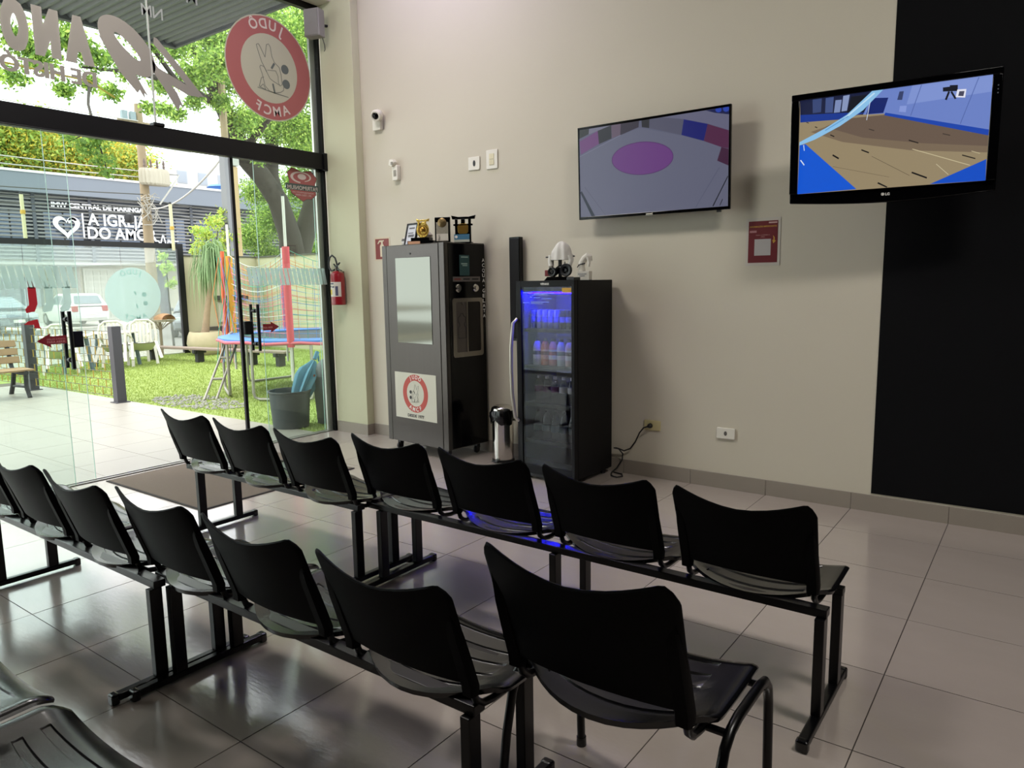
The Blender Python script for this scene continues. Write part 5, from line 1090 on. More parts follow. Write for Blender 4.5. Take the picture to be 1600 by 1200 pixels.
for a in (-118, -62, 2, 62, 118, 178):
    a0 = math.radians(a-17); a1 = math.radians(a+17); q = MB(); p0 = Vector((TR*math.cos(a0), TR*math.sin(a0), 0)); p1 = Vector((TR*math.cos(a1), TR*math.sin(a1), 0))
    q.tube([p0+Vector((0,0,TZ-0.04)), p0+Vector((0,0,0.12)), p0*0.98+p1*0.02+Vector((0,0,0.05)), p0*0.9+p1*0.1+Vector((0,0,0.025)), p0*0.1+p1*0.9+Vector((0,0,0.025)), p0*0.02+p1*0.98+Vector((0,0,0.05)), p1+Vector((0,0,0.12)), p1+Vector((0,0,TZ-0.04))], 0.022, 8); q.build('leg', M_galv, t)
posts = [(0.88,-1.27,'#d1525a',2.17,2.85),(-1.22,-0.80,'#d9a02c',2.12,2.62),(-1.5,0.42,'#d8627e',1.95,2.3),(-0.5,1.5,'#4e8f8a',2.15,2.35),(0.9,1.28,'#4d74b0',2.15,2.35),(1.56,0.0,'#c95868',2.15,2.4)]
for k, (x, y, col, zt, zp) in enumerate(posts):
    q = MB(); q.tube([(x,y,0.3),(x,y,zp)], 0.020, 8); pl = q.build('post', pm('pole_white', '#d9d7cc', 0.5), t)
    q = MB(); q.tube([(x,y,TZ-0.08),(x*1.01,y*1.01,1.5),(x,y,zt)], 0.05, 12); q.build('foam_sleeve', pm('foam_'+col[1:], col, 0.75), pl, label='coloured foam sleeve')
    q = MB(); q.tube([(x,y,zp),(x,y,zp+0.03)], 0.024, 8); q.build('cap', M_dark, pl)
q = MB(); q.tube([(-1.30,-0.86,TZ),(-1.32,-0.88,1.5),(-1.30,-0.86,2.2)], 0.03, 8); q.build('net_hem', pm('foam_orange', '#e06a3a', 0.7), t, label='orange gathered hem of the safety net')
nm = [pm('net_green', '#3fa486', 0.6), pm('net_pink', '#d87c92', 0.6), pm('net_blue', '#5d90c8', 0.6), pm('net_orange', '#d98a4a', 0.6), pm('net_white', '#cfd8cc', 0.6)]
order = sorted(posts, key=lambda p: math.atan2(p[1], p[0]))
for k in range(6):
    xa, ya = order[k][:2]; xb, yb = order[(k+1) % 6][:2]; q = MB()
    def NP(s, v):
        sag = 0.22*math.sin(PI*s); return (xa+(xb-xa)*s, ya+(yb-ya)*s, TZ+0.02 + (2.12-sag-TZ)*v)
    for j in range(15): q.tube([NP(s/8, j/14) for s in range(9)], 0.004, 4, mi=(j+k) % 5, cap=False)
    for j in range(13): q.tube([NP(j/12, 0), NP(j/12+0.0, 0.5), NP(j/12, 1)], 0.004, 4, mi=(j*2+k) % 5, cap=False)
    q.build('safety_net', nm, t, kind='stuff')
q = MB(); rg = random.Random(2)
for k in range(9):
    x0, y0 = -1.25+rg.uniform(-0.12,0.1), -0.9+rg.uniform(-0.1,0.1); q.tube([(x0,y0,2.1),(x0+rg.uniform(-.1,.1),y0+rg.uniform(-.1,.1),1.5),(x0+rg.uniform(-.15,.1),y0-0.05,0.95),(x0+0.25+rg.uniform(-.1,.1),y0-0.22,0.45)], 0.006, 5, mi=k % 5)
q.build('loose_net', nm, t, kind='stuff')
t2 = thing('ladder', 'short silver ladder leaning on the trampoline', 'ladder', (0,0,0)); q = MB()
for dx, dy in ((0,0),(0.12,0.12)): q.tube([(-9.42+dx,0.33+dy,0.0),(-10.0+dx,1.18+dy,0.90),(-10.06+dx,1.27+dy,0.92)], 0.018, 8)
q.build('rail', M_galv, t2)
for s in (0.3, 0.62): q = MB(); x, y, z = -9.42-0.58*s, 0.33+0.85*s, 0.9*s; q.tube([(x,y,z),(x+0.12,y+0.12,z)], 0.02, 8); q.build('rung', M_galv, t2)

# ---------------------------------------------------------------- tub, umbrella, grey bin by the glass
t = thing('plastic_tub', 'big dark grey plastic tub standing outside the right glass pane', 'tub', (-6.63, -0.24, 0))
q = MB(); q.lathe([(0.0,0.0),(0.20,0.0),(0.205,0.02),(0.232,0.40),(0.245,0.41),(0.245,0.43),(0.228,0.43),(0.205,0.05),(0.0,0.04)], 36); q.build('body', pm('tub_grey', '#454b4d', 0.55, noise=0.08, scale=5), t)
q = MB(); q.tube([(0.241*math.cos(a*PI/16),0.241*math.sin(a*PI/16),0.425) for a in range(32)], 0.008, 6, closed=True); q.build('rim', pm('tub_rim', '#3a4042', 0.5), t)
t = thing('umbrella', 'closed light blue umbrella standing in the plastic tub', 'umbrella', (-6.60, -0.22, 0.06))
ax0 = Vector((0.0,-0.06,0.0)); ax1 = Vector((0.02,0.38,0.80)); D = (ax1-ax0).normalized(); U_ = D.orthogonal().normalized(); W_ = D.cross(U_)
P = []
for k in range(32):
    a = 2*PI*k/32; row = []
    for s, r in ((0.10,0.018),(0.22,0.06),(0.42,0.095),(0.60,0.115),(0.70,0.10),(0.80,0.045),(0.85,0.025)):
        rr = r*(1+0.28*math.cos(8*a)); drop = -0.10*max(0, 0.7-abs(s-0.62))*(1 if math.cos(a) > 0.2 else 0)
        row.append(ax0 + D*(s*0.92) + U_*rr*math.cos(a) + W_*rr*math.sin(a) + Vector((0,0,0)))
    P.append(row)
q = MB(); q.grid(P, close_u=True); q.build('canopy_cloth', pm('umbrella_blue', '#77b6d0', 0.7, trans=0.2), t, smooth=60)
q = MB(); q.tube([ax0, ax0+D*0.82], 0.007, 8); q.build('shaft', M_ss, t)
q = MB(); q.tube([ax0+D*0.80, ax0+D*0.90], 0.026, 10); q.tube([ax0+D*0.86+Vector((0,0.03,-0.01)), ax0+D*0.80+Vector((0,0.06,-0.03))], 0.010, 8); q.build('handle', pm('umbrella_handle', '#4f93b0', 0.5), t)
q = MB(); q.lathe([(0.0,0.004),(0.016,0.004),(0.016,0.0),(0,0)], 12, ax0+D*0.62+U_*0.0+Vector((0.12,-0.02,-0.02)), frame=(Vector((0,1,0)), Vector((0,0,1)), Vector((1,0,0)))); q.build('button', pm('orange_button', '#c26a4c', 0.6), t)
t = thing('wheelie_bin', 'tall grey waste bin outside at the end of the right glass pane', 'bin', (-6.42, 0.16, 0))
q = MB(); P = [[(x*s, y*s, z) for (x, y) in rrect(-0.14,0.14,-0.13,0.2,0.03,3)] for z, s in ((0.0,0.82),(0.10,0.85),(0.55,1.0),(0.58,1.06))]; P = [r+[r[0]] for r in P]; q.grid(P); q.build('body', pm('bin_grey', '#5f6566', 0.6), t, smooth=30)
q = MB(); P = []
for k in range(17):
    a = 2*PI*k/16; P.append([(0.155*r*math.cos(a), 0.035+0.18*r*math.sin(a), z) for r, z in ((1.0,0.57),(1.02,0.61),(0.9,0.70),(0.6,0.76),(0.0,0.78))])
q.grid(P); q.build('dome_lid', pm('bin_lid', '#666c6c', 0.55), t)

# ---------------------------------------------------------------- church across the street
ch_ = thing('church_building', 'long grey slatted church building across the street with white sign letters', 'building', (-41, 0, 0))
M_facade = pm('facade_dark', '#626873', 0.8); M_fascia = pm('fascia_grey', '#7f8791', 0.6, noise=0.04, scale=0.5); M_slatg = pm('slat_grey', '#8b8b8a', 0.7); M_lowwall = pm('lower_wall', '#cfc9b8', 0.85, noise=0.05, scale=0.6)
q = MB(); q.box(-6.0,-0.2,-4,34,0.0,3.2); q.build('lower_wall', M_lowwall, ch_, smooth=0)
q = MB(); q.box(-6.0,-0.2,-4,34,3.2,6.5); q.build('upper_wall', M_facade, ch_, smooth=0)
q = MB(); q.box(-6.0,0.55,-4,34,6.45,7.38); q.build('fascia', M_fascia, ch_, smooth=0)
q = MB(); q.box(-6.0,0.6,-4,34,7.38,7.5); q.build('roof_edge', pm('roof_edge', '#e3e4e4', 0.6), ch_, smooth=0)
q = MB()
for k in range(19): z = 3.0+0.185*k; q.box(-0.2,0.0,-4,34,z,z+0.085)
q.build('slats', M_slatg, ch_, smooth=0, kind='stuff')
for y in (0.6,3.3,6.0,8.3,10.5,13.2,16.2,18.9,21.5,24,27): q = MB(); q.box(-0.22,0.03,y-0.08,y+0.08,2.95,6.45); q.build('slat_post', pm('slat_post', '#5a5e66', 0.7), ch_, smooth=0)
M_win = pm('window_blue', '#8fa3c4', 0.25, spec=0.6)
for (y0, y1) in ((-1.5,0.2),(1.0,2.8),(3.8,5.6),(6.4,8.0),(8.7,10.2),(10.9,12.9),(13.6,15.9),(17.3,18.6),(19.2,21.0)):
    q = MB(); q.box(-0.24,-0.19,y0,y1,3.75,5.75); wf = q.build('window', pm('window_frame_grey', '#4a4e58', 0.6), ch_, smooth=0)
    for (a, c) in ((y0+0.08,(y0+y1)/2-0.04),((y0+y1)/2+0.04,y1-0.08)): q = MB(); q.box(-0.21,-0.17,a,c,3.85,5.65); q.build('pane', M_win, wf, smooth=0)
q = MB(); q.box(-0.2,-0.1,12.6,14.6,0.0,2.75); gd = q.build('garage_door', pm('garage_white', '#d8d6cc', 0.6), ch_, smooth=0)
q = MB()
for i in range(5):
    for j in range(8): q.box(-0.1,-0.07,12.72+0.37*i,12.98+0.37*i,0.12+0.325*j,0.36+0.325*j)
q.build('door_panel', pm('garage_panel', '#c6c4ba', 0.6), gd, smooth=0, kind='stuff')
q = MB(); q.box(-0.2,0.15,16.35,17.05,0.0,3.1); q.build('pillar', pm('pillar_dark', '#6d7076', 0.7), ch_, smooth=0)
q = MB(); q.box(-0.15,0.2,10.9,12.3,0.0,3.0); q.build('pillar', pm('pillar_grey', '#9c9a92', 0.7), ch_, smooth=0)
q = MB(); q.box(-0.2,-0.1,8.0,10.6,0.8,2.3)
for k in range(7): q.box(-0.1,-0.06,8.0,10.6,0.85+0.21*k,0.95+0.21*k)
q.build('shutter', pm('shutter_grey', '#878d92', 0.6), ch_, smooth=0, kind='stuff')
q = MB(); q.box(-0.2,0.9,-4,34,2.9,3.02); q.build('ledge', pm('ledge_grey', '#b4b1a8', 0.8), ch_, smooth=0)
M_sign = pm('sign_white', '#f2f4f6', 0.6)
so = 0.06
q = MB(); text_into(q, 'IMW CENTRAL DE MARING\u00c1', (so, 11.30, 5.86), EYp, EZ, h=0.24, w=4.75, bold=0.05); q.build('sign_line', M_sign, ch_, smooth=0, kind='stuff', label='small white sign lettering along the top')
def serif_line(s, y0, z0, h, w):
    q = MB(); text_into(q, s, (so, y0, z0), EYp, EZ, h=h, w=w, bold=0.025)
    return q.build('sign_line', M_sign, ch_, smooth=0, kind='stuff', label='large white sign lettering')
serif_line('A IGREJA', 13.0, 5.03, 0.62, 3.2); serif_line('DO AMOR', 12.95, 4.33, 0.62, 3.75)
q = MB(); q.box(so,so+0.02,12.72,12.80,4.35,5.65); q.build('sign_bar', M_sign, ch_, smooth=0)
hp = []
for k in range(40):
    a = 2*PI*k/40; hp.append((11.95+0.66*(math.sin(a)**3), 4.92+0.042*(13*math.cos(a)-5*math.cos(2*a)-2*math.cos(3*a)-math.cos(4*a))*0.95))
P = []
for (y, z) in hp: d = Vector((y-11.95, z-4.95)); P.append([(so, y, z), (so, 11.95+d.x*0.62, 4.95+d.y*0.60), (so+0.02, 11.95+d.x*0.62, 4.95+d.y*0.60), (so+0.02, y, z), (so, y, z)])
q = MB(); q.grid(P, close_u=True); q.prism(arc(12.25,5.15,0.22,0.3,3.6,10) + arc(12.25,5.15,0.1,3.6,0.3,10), 0.02, (so,0,0), (0,1,0), EZ); q.build('heart_emblem', M_sign, ch_, smooth=0, label='white heart emblem')
q = MB(); bt_ = [(16.55,4.32),(16.75,4.32),(16.86,4.14),(17.05,4.72),(17.22,3.98),(17.36,4.45),(17.45,4.22),(17.53,4.34),(17.95,4.34)]
for a, c in zip(bt_[:-1], bt_[1:]): q.prism(strip_quad(a[0],a[1],c[0],c[1],0.07), 0.02, (so,0,0), (0,1,0), EZ)
q.build('pulse_emblem', M_sign, ch_, smooth=0, label='white heartbeat line')

# far building and water tank
t = thing('white_building', 'pale tall building far behind the church', 'building', (-70, 0, 0))
q = MB(); q.box(-8,0,31.5,44,0,14.2); q.build('wall', pm('far_white', '#dcdcda', 0.8), t, smooth=0)
q = MB(); q.box(-6,-1,35.2,37.0,14.2,15.6); q.build('stair_tower', pm('far_grey', '#c2c3c4', 0.8), t, smooth=0)
for k in range(4): q = MB(); q.box(-0.02,0.05,32.6+2.2*k,33.6+2.2*k,12.0,13.2); f = q.build('window', pm('far_win', '#b4bac0', 0.4), t, smooth=0); q = MB(); q.box(0.05,0.06,32.7+2.2*k,33.5+2.2*k,12.1,13.1); q.build('pane', pm('far_pane', '#aab2ba', 0.4), f, smooth=0)
t = thing('water_tank', 'blue water tank on a roof far behind the church', 'tank', (-66, 37.2, 10.3))
q = MB(); q.lathe([(0.0,0.0),(1.25,0.0),(1.3,0.1),(1.5,1.0),(0.0,1.0)], 24); q.build('body', pm('tank_blue', '#3f74c2', 0.5), t)
q = MB(); q.lathe([(1.5,1.0),(1.56,1.05),(1.3,1.25),(0.0,1.3)], 24); q.build('lid', pm('tank_lid', '#4a80cc', 0.5), t)
t2 = thing('tank_roof', 'flat roof block under the blue water tank', 'building', (-66, 37.2, 0)); q = MB(); q.box(-3,3,-3,5,0,10.3); q.build('wall', pm('far_white', '#dcdcda', 0.8), t2, smooth=0); q = MB(); q.box(-3.1,3.1,-3.1,5.1,10.0,10.3); q.build('parapet', pm('far_grey', '#c2c3c4', 0.8), t2, smooth=0)

# ---------------------------------------------------------------- poles and cables
M_conc = pm('pole_concrete', '#9c8b6e', 0.9, noise=0.12, scale=3)
t = thing('utility_pole', 'concrete utility pole with a finned white transformer, in front of the church sign', 'utility pole', (-31, 11.0, 0))
q = MB(); q.tube([(0,0,-0.1),(0,0,9.3)], [0.24,0.15], 10); q.build('pole', M_conc, t)
q = MB(); P = []
for k in range(40):
    a = 2*PI*k/40; f = 1.0+(0.07 if k % 2 else -0.06); P.append([(0.30*math.cos(a)*f*r+0.32, 0.62*math.sin(a)*f*r+0.30, z) for r, z in ((0.85,5.98),(1.0,6.05),(1.0,6.55),(0.9,6.66))])
q.grid(P, close_u=True); q.add([p[0] for p in P], [tuple(range(40))]); q.add([p[3] for p in P], [tuple(range(40))]); q.build('transformer', pm('transformer_grey', '#c4bda9', 0.6), t, smooth=20)
for k in range(4):
    q = MB(); y = -0.1+0.28*k; q.lathe([(0.02,6.6),(0.05,6.66),(0.03,6.72),(0.055,6.78),(0.03,6.84),(0.05,6.9),(0.02,7.05),(0,7.05)], 8, (0.32, y, 0)); q.build('insulator', pm('insulator_brown', '#6a5a50', 0.5), t)
q = MB(); q.bar((0,-0.9,8.55),(0,0.6,8.55),0.1,0.1); q.build('crossarm', M_conc, t, smooth=0)
for y in (-0.62,-0.28): q = MB(); q.box(-0.08,0.12,y-0.12,y+0.12,8.6,8.95); q.build('fuse_box', pm('fuse_grey', '#8fa0a4', 0.6), t, smooth=0, bevel=0.02)
q = MB(); rg = random.Random(3)
for k in range(22):
    p0 = Vector((0.2,rg.uniform(-.3,.3),rg.uniform(4.3,5.6))); p1 = Vector((0.3,rg.uniform(-.55,.5),rg.uniform(4.3,5.6))); q.tube([p0,(p0+p1)/2+Vector((0.15,0,rg.uniform(-.3,.3))),p1], 0.02, 5)
q.build('wire_bundle', pm('wire_pale', '#bdb9ae', 0.7), t, kind='stuff')
q = MB(); q.lathe([(0.0,-0.2),(0.16,-0.16),(0.2,0.0),(0.16,0.16),(0.0,0.2)], 12, (0.2,-0.85,4.55)); q.build('splice_box', M_dark, t)
t = thing('wooden_post', 'tall square post, half grey half timber, behind the garden wall', 'post', (-18.5, 6.90, 0))
q = MB(); q.box(-0.12,0.14,-0.20,0.02,-0.1,5.7); q.build('steel_side', pm('post_steel', '#7c7f80', 0.6), t, smooth=0); q = MB(); q.box(-0.10,0.13,0.02,0.20,-0.1,5.0); q.build('timber_side', pm('post_timber', '#b49c72', 0.85, noise=0.2, scale=6, stretch=(1,1,0.1)), t, smooth=0)
q = MB(); q.box(-0.05,0.2,-0.02,0.22,5.02,5.4); q.build('box', pm('post_box', '#a8aaa0', 0.6), t, smooth=0)
q = MB(); q.tube([(0,-0.05,5.7),(0,-0.05,7.3)], 0.10, 8); q.build('mast', M_conc, t)
def cable(pts, r, m, label, grp): q = MB(); q.tube(pts, r, 6); tag(q.build('overhead_cable', m), label, 'cable', grp)
def sag(a, c, s, n=10):
    a = Vector(a); c = Vector(c); return [a+(c-a)*(k/n)+Vector((0,0,-s*4*(k/n)*(1-k/n))) for k in range(n+1)]
M_cab = pm('cable_dark', '#55554f', 0.6); M_cabp = pm('cable_pale', '#c9c7be', 0.6)
CG = 'overhead cables along the street'; CN = ['lowest','second lowest','third lowest','middle','third highest','second highest','highest']
for k, (z, y0, zz) in enumerate(((4.8,-14,4.8),(5.05,-14,5.2),(5.3,-14,5.5),(5.6,-14,5.9),(6.3,-14,7.2),(6.55,-14,7.6),(8.6,-14,9.4))): cable(sag((-30.9,11.0,z),(-30.5,y0,zz),0.35), 0.022, M_cab if k < 4 else M_cabp, 'overhead cable running left from the utility pole, ' + CN[k] + ' of the seven', CG)
for k, (z, zz) in enumerate(((4.9,4.6),(5.1,4.9),(5.4,5.2))): cable(sag((-30.9,11.0,z),(-30.5,34,zz),0.5), 0.022, M_cab, 'overhead cable running right from the utility pole, ' + ('lowest','middle','highest')[k] + ' of the three', CG)
cable(sag((-30.8,11.1,5.0),(-18.5,7.0,5.55),0.45,14), 0.03, M_cabp, 'thick pale cable sagging from the utility pole to the timber post', CG)
cable([(-30.6,11.9,6.5),(-30.5,12.3,6.5),(-30.5,11.9,5.9),(-30.6,11.4,5.2)], 0.035, M_cabp, 'thick pale cable looping down from the transformer', CG)

# ---------------------------------------------------------------- cars
def wheel(parent, x, y, r=0.30):
    q = MB(); F_ = (Vector((1,0,0)), Vector((0,0,1)), Vector((0,1,0))); q.lathe([(0.0,-0.09),(r*0.9,-0.10),(r,-0.07),(r,0.07),(r*0.9,0.10),(0.0,0.09)], 20, (x,y,r), frame=F_); w = q.build('wheel', pm('tyre', '#202022', 0.8), parent)
    s = 1 if y > 0 else -1; q = MB(); q.lathe([(0.0,s*0.105),(r*0.6,s*0.10),(r*0.62,s*0.06)], 14, (x,y,r), frame=F_); q.build('hubcap', pm('hub_silver', '#b9bcc0', 0.4, metal=0.5), w)
def car(name, label, loc, rz, col, hatch=True, dark=False):
    t = thing(name, label, 'car', loc, rz); L = 1.92; W = 0.83; mb_ = pm('car_'+col[1:], col, 0.25, spec=0.6, coat=0.5)
    xs = [-L,-L+0.08,-1.3,-0.9,0.6,1.2,L-0.12,L]; top = [0.62,0.86,0.93,0.95,0.93,0.86,0.74,0.55]; bot = [0.38,0.26,0.22,0.20,0.20,0.22,0.26,0.36]; hw = [0.70,0.79,W,W,W,W,0.78,0.66]; P = []
    for x, zt, zb, w in zip(xs, top, bot, hw): P.append([(x,-w*0.94,zb),(x,-w,zb+0.15),(x,-w,(zt+zb)/2+0.1),(x,-w*0.93,zt-0.02),(x,-w*0.8,zt),(x,w*0.8,zt),(x,w*0.93,zt-0.02),(x,w,(zt+zb)/2+0.1),(x,w,zb+0.15),(x,w*0.94,zb),(x,-w*0.94,zb)])
    q = MB(); q.grid(P); q.add(P[0][:-1], [tuple(range(10))]); q.add(P[-1][:-1], [tuple(range(10))]); q.build('body', mb_, t, smooth=50)
    gx = [(-L+0.12,0.90),(-1.45,1.38),(-1.2,1.45),(0.1,1.46),(0.35,1.42),(1.08,0.90)] if hatch else [(-1.45,0.92),(-0.85,1.36),(-0.6,1.42),(0.1,1.43),(0.35,1.39),(1.1,0.90)]
    def hwz(z): return W*0.93 - (z-0.9)*0.36
    q = MB(); rows = [[(x,-hwz(z),z),(x,-hwz(z)+0.05,z+0.012),(x,hwz(z)-0.05,z+0.012),(x,hwz(z),z)] for x, z in gx]; q.grid(rows)
    for s in (-1, 1): q.add([(x,s*hwz(z),z) for x, z in gx], [tuple(range(len(gx)))])
    q.build('cabin', mb_, t, smooth=30); mg = pm('car_glass', '#6f7f88', 0.08, spec=0.8)
    (xa, za), (xb, zb) = gx[0], gx[1]; q = MB(); q.add([(xa+0.06,-0.58,za+0.10),(xa+0.06,0.58,za+0.10),(xb-0.035,0.50,zb-0.03),(xb-0.035,-0.50,zb-0.03)], [(0,1,2,3)]); q.V = [(x-0.02, y, z+0.015) for x, y, z in q.V]; q.build('rear_window', mg, t, smooth=0)
    (xa, za), (xb, zb) = gx[-1], gx[-2]; q = MB(); q.add([(xa-0.05,-0.62,za+0.05),(xa-0.05,0.62,za+0.05),(xb+0.05,0.52,zb-0.04),(xb+0.05,-0.52,zb-0.04)], [(0,1,2,3)]); q.V = [(x+0.02, y, z+0.015) for x, y, z in q.V]; q.build('windscreen', mg, t, smooth=0)
    for s in (-1, 1):
        for (x0, x1, x2, x3) in ((-1.38,-0.55,-0.55,-1.15),(-0.48,0.78,0.30,-0.48)):
            q = MB(); q.add([(x0,s*(hwz(0.97)+0.008),0.97),(x1,s*(hwz(0.97)+0.008),0.97),(x2,s*(hwz(1.36)+0.008),1.36),(x3,s*(hwz(1.36)+0.008),1.36)], [(0,1,2,3)]); q.build('side_window', mg, t, smooth=0)
        q = MB(); q.box(-L-0.01,-L+0.10,s*0.62-0.12,s*0.62+0.12,0.66,0.92); q.build('tail_light', pm('tail_red', '#c23a44', 0.3), t, smooth=0, bevel=0.02)
        q = MB(); q.box(L-0.16,L-0.03,s*0.56-0.16,s*0.56+0.16,0.58,0.72); q.build('headlight', pm('headlight', '#cfd6da', 0.15), t, smooth=0, bevel=0.02)
        q = MB(); q.box(0.62,0.75,s*0.88-0.08,s*0.88+0.08,0.92,1.03); q.build('mirror', mb_, t, smooth=0, bevel=0.02)
        for x in (-1.22, 1.22): wheel(t, x, s*0.74)
    q = MB(); q.box(L-0.06,L+0.01,-0.35,0.35,0.42,0.56); q.build('grille', M_dark, t, smooth=0, bevel=0.01)
    q = MB(); q.box(-L-0.02,-L+0.05,-0.6,0.6,0.36,0.52); q.build('bumper', mb_ if not dark else M_dark, t, smooth=0, bevel=0.02)
    q = MB(); q.box(L-0.03,L+0.03,-0.2,0.2,0.40,0.52); q.build('plate', M_pla, t, smooth=0); q = MB(); q.box(-L-0.03,-L+0.02,-0.2,0.2,0.52,0.64); q.build('plate', M_pla, t, smooth=0)
    return t
car('hatchback_car', 'white hatchback parked across the street with its red tail light toward us', (-36.0, 9.85, 0.0), math.radians(176), '#e8e8e6')
car('dark_car', 'dark grey car parked across the street at the left edge, front toward us', (-33.6, 5.85, 0.0), math.radians(5), '#5c6468', hatch=False, dark=True)
car('silver_car', 'dark silver car half hidden behind the gate post by the garden wall', (-25.2, 9.65, -0.1), math.radians(-35), '#6a7078', hatch=False, dark=True)

# ---------------------------------------------------------------- trees
def leaf_cloud(name, parent, blobs, per, size, mats, seed, droop=0.0):
    rg = np.random.default_rng(seed); Vs = []; n_all = 0
    for (x, y, z, r) in blobs:
        n = int(per*(r/0.5)**2); u = rg.normal(size=(n,3)); u /= np.linalg.norm(u, axis=1)[:,None]; rad = r*np.abs(rg.normal(0.72, 0.34, n))
        c = np.array([x,y,z]) + u*rad[:,None]*np.array([1.15,1.15,0.85]); a = rg.normal(size=(n,3)); a /= np.linalg.norm(a, axis=1)[:,None]; b_ = np.cross(a, rg.normal(size=(n,3))); b_ /= np.linalg.norm(b_, axis=1)[:,None]
        s = size*rg.uniform(0.6,1.3,n)[:,None]; Q = np.stack([c-a*s, c-b_*s*0.45, c+a*s, c+b_*s*0.45], 1); Vs.append(Q.reshape(-1,3)); n_all += n
    V = np.concatenate(Vs); me = bpy.data.meshes.new(name); me.from_pydata(V.tolist(), [], np.arange(n_all*4).reshape(-1,4).tolist())
    for m in mats: me.materials.append(m)
    me.polygons.foreach_set('material_index', rg.integers(0, len(mats), n_all).astype(np.int32))
    o = bpy.data.objects.new(name, me); C.objects.link(o); o.parent = parent; o['kind'] = 'stuff'; return o
ALB[0] = 1.0
LF = [pm('leaf_a', '#9dbd5a', 0.7, trans=0.45), pm('leaf_b', '#74963f', 0.7, trans=0.45), pm('leaf_c', '#b9d068', 0.7, trans=0.45), pm('leaf_d', '#5e7f3a', 0.7, trans=0.45)]
LY = [pm('leaf_y1', '#b9bd55', 0.7, trans=0.45), pm('leaf_y2', '#98b052', 0.7, trans=0.45), pm('leaf_y3', '#c9b23f', 0.7, trans=0.45), pm('leaf_y4', '#87a24a', 0.7, trans=0.45)]
M_bark = pm('bark', '#2e2822', 0.95, noise=0.35, scale=5, bump=0.8, bscale=9)
t = thing('street_tree', 'big forked street tree spreading over the garden, seen through the right panes', 'tree', (0,0,0))
q = MB()
q.tube([(-20.3,10.35,-0.1),(-20.2,10.3,1.2),(-20.1,10.2,2.3),(-20,9.98,3.3),(-20,9.6,4.4),(-20,9.05,5.1),(-20,8.5,5.6),(-19.6,7.9,6.2),(-19,7.1,6.9),(-18.4,6.3,7.5),(-17.6,5.4,7.9)], [0.55,0.48,0.46,0.36,0.33,0.30,0.30,0.26,0.22,0.15,0.07], 12)
q.tube([(-20.1,10.2,2.3),(-20.1,10.6,3.2),(-20.1,11.0,4.2),(-20.2,11.4,5.2),(-20.2,11.8,6.6)], [0.42,0.36,0.32,0.28,0.18], 12)
q.tube([(-20,10.0,3.4),(-20.2,9.75,4.3),(-20.3,9.6,5.2),(-20.2,9.7,6.8),(-19.8,9.9,8.5)], [0.30,0.27,0.25,0.18,0.08], 10)
q.tube([(-19,7.1,6.9),(-18,6.0,6.6),(-16.8,4.6,6.5),(-15.6,3.0,6.2),(-15,1.6,5.9)], [0.16,0.12,0.09,0.05,0.02], 8); q.tube([(-20,8.5,5.6),(-19.2,8.2,6.0),(-18.4,8.4,6.6)], [0.2,0.12,0.05], 8); q.tube([(-16.8,4.6,6.5),(-16,3.6,6.9),(-15.2,2.2,7.0)], [0.07,0.05,0.02], 6)
q.build('trunk', M_bark, t)
BT = [(-18,5.69,7.08,.43),(-17,4.65,7.43,.43),(-18,6.32,8.18,.59),(-19,7.8,6.45,.45),(-20,9.43,6.83,.75),(-20,10.66,6.83,.85),(-20,10.77,8.47,.95),(-19,10.59,9.81,.91),(-19,9.34,9.12,.88),(-18,7.75,9.04,.72),(-17,5.91,7.26,.45),(-16,3.48,7.09,.37),(-16,3.0,6.31,.26),(-15,1.87,6.14,.28),(-15,1.43,6.39,.30),(-15,.83,5.9,.28),(-15,1.71,5.63,.18),(-15,.54,6.17,.29),(-22,12.1,5.28,.75),(-22,10.19,4.89,.45),(-23,11.65,4.17,.71),(-22,12.45,3.92,.72),(-23,10.64,3.43,.58),(-18,6.48,6.58,.28),(-17,4.25,6.47,.2),(-15,1.23,5.41,.18),(-15,.37,5.47,.2),(-22,12.9,6.6,.9),(-21,8.6,8.2,.7),(-19,8.4,7.6,.5),(-23,13.2,2.9,.6),(-23,11.3,2.7,.45),(-17.5,4.9,5.95,.2),(-16.5,4.0,5.75,.18),(-16,3.4,5.6,.16),(-16,2.6,5.8,.2),(-16.5,3.3,7.7,.4),(-15.5,2.4,7.2,.32),(-15.2,1.2,6.9,.3),(-17.5,5.4,6.3,.22),(-16.2,3.9,6.2,.2),(-18.5,7.2,5.6,.25),(-19,8.3,5.5,.25),(-15.2,.1,6.6,.3),(-15.2,-.5,6.0,.25),(-18,6.9,9.6,.6),(-17,5.2,9.0,.5)]
leaf_cloud('foliage', t, BT, 2600, 0.055, LF, 11)
t = thing('background_tree', 'broad yellow green tree behind the church roof', 'tree', (0,0,0))
q = MB(); q.tube([(-53,16,-0.1),(-53,16,5),(-52.8,16.4,8.5)], [0.5,0.4,0.25], 10)
for k in range(7): q.tube([(-53,16,5),(-52.6,11.5+1.7*k,8),(-52,10.8+2.0*k,10)], [0.25,0.15,0.05], 6)
q.build('trunk', M_bark, t)
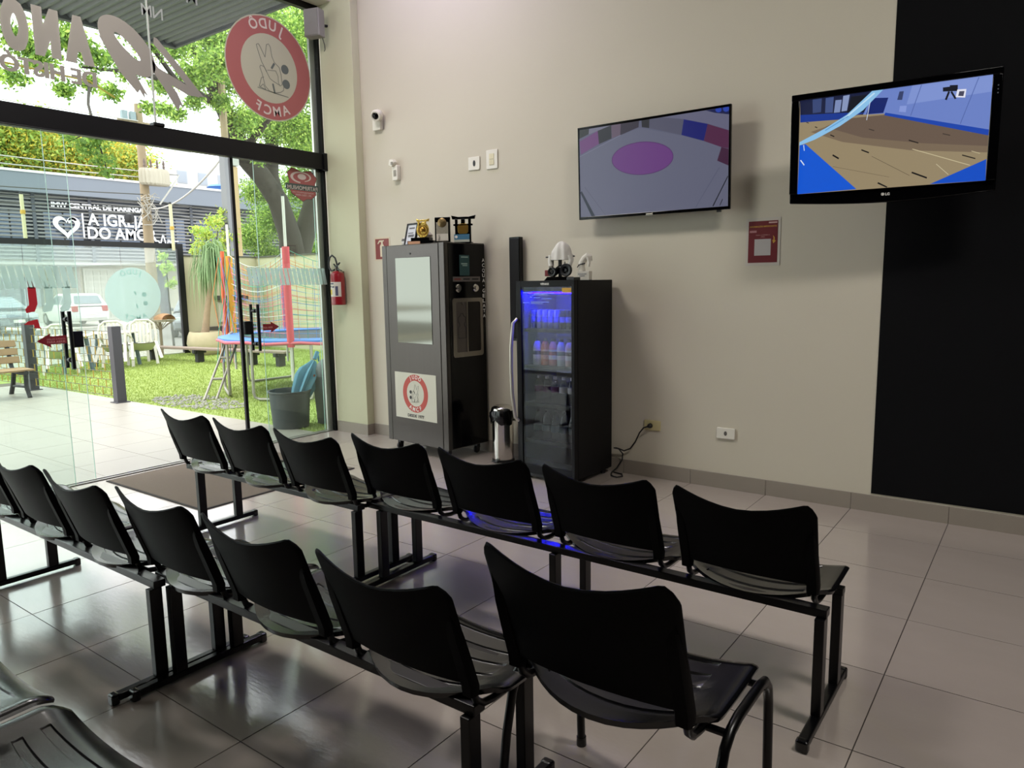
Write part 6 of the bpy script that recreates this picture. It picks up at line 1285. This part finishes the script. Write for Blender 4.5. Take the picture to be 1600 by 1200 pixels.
leaf_cloud('foliage', t, [(-52,13.93,10.44,1.66),(-52,16.09,10.33,1.85),(-52,18.44,10.42,1.8),(-53,21.04,10.64,1.62),(-52,14.52,9.16,1.37),(-52,17.12,9.04,1.43),(-53,20.03,9.01,1.25),(-54,23.03,9.0,1.0),(-52,13.35,11.49,1.2),(-52,11.5,10.2,1.5),(-52,9.5,9.6,1.5),(-54,16,12.2,1.3),(-54,19,12.1,1.2),(-53,12,8.6,1.2),(-54,24.6,8.6,0.8)], 800, 0.13, LY, 12)
t = thing('hanging_branch', 'drooping leafy branch hanging below the door transom outside', 'branch', (0,0,0))
q = MB(); q.tube([(-15,1.7,5.6),(-13.6,1.0,4.9),(-12.7,0.65,4.35),(-12.5,0.66,3.8),(-12.5,0.72,3.5)], [0.03,0.025,0.02,0.012,0.006], 6); q.tube([(-12.7,0.65,4.35),(-12.5,0.4,4.15),(-12.5,0.15,4.0)], [0.015,0.01,0.005], 6); q.build('stem', M_bark, t)
leaf_cloud('foliage', t, [(-12.5,.57,4.12,.23),(-12.5,.40,3.94,.19),(-12.5,.64,3.77,.17),(-12.5,.71,3.57,.11),(-12.5,.17,4.09,.12)], 1100, 0.05, [LF[1], LF[3]], 13)
t = thing('shrub', 'light green shrub showing above the garden wall behind the palm', 'shrub', (0,0,0))
q = MB(); q.tube([(-18.6,6.2,0),(-18.6,6.25,2.4),(-18.6,6.1,3.1)], [0.06,0.04,0.01], 6); q.tube([(-18.6,6.25,2.0),(-18.6,6.5,3.2)], [0.03,0.01], 6); q.build('stem', M_bark, t)
leaf_cloud('foliage', t, [(-18.6,6.45,3.45,.26),(-18.7,6.2,3.1,.25),(-18.5,6.75,3.05,.24),(-18.6,5.85,3.2,.16),(-18.6,6.5,2.7,.28),(-18.6,5.95,2.8,.2),(-18.5,7.0,3.3,.15),(-18.6,6.7,3.75,.14),(-18.6,5.75,2.6,.14)], 1100, 0.055, [LF[0], LF[2], LY[0]], 14)
t = thing('young_tree', 'slender young tree with sparse leaves beside the gate post', 'tree', (0,0,0))
q = MB(); q.tube([(-19.2,5.3,-0.1),(-19.2,5.25,1.4),(-19.1,5.2,2.6)], [0.035,0.025,0.01], 6); q.build('trunk', M_bark, t)
leaf_cloud('foliage', t, [(-19.1,5.2,2.2,.20),(-19.1,5.3,1.75,.16),(-19.1,5.15,2.5,.14)], 900, 0.06, [LF[0], LF[2]], 15)
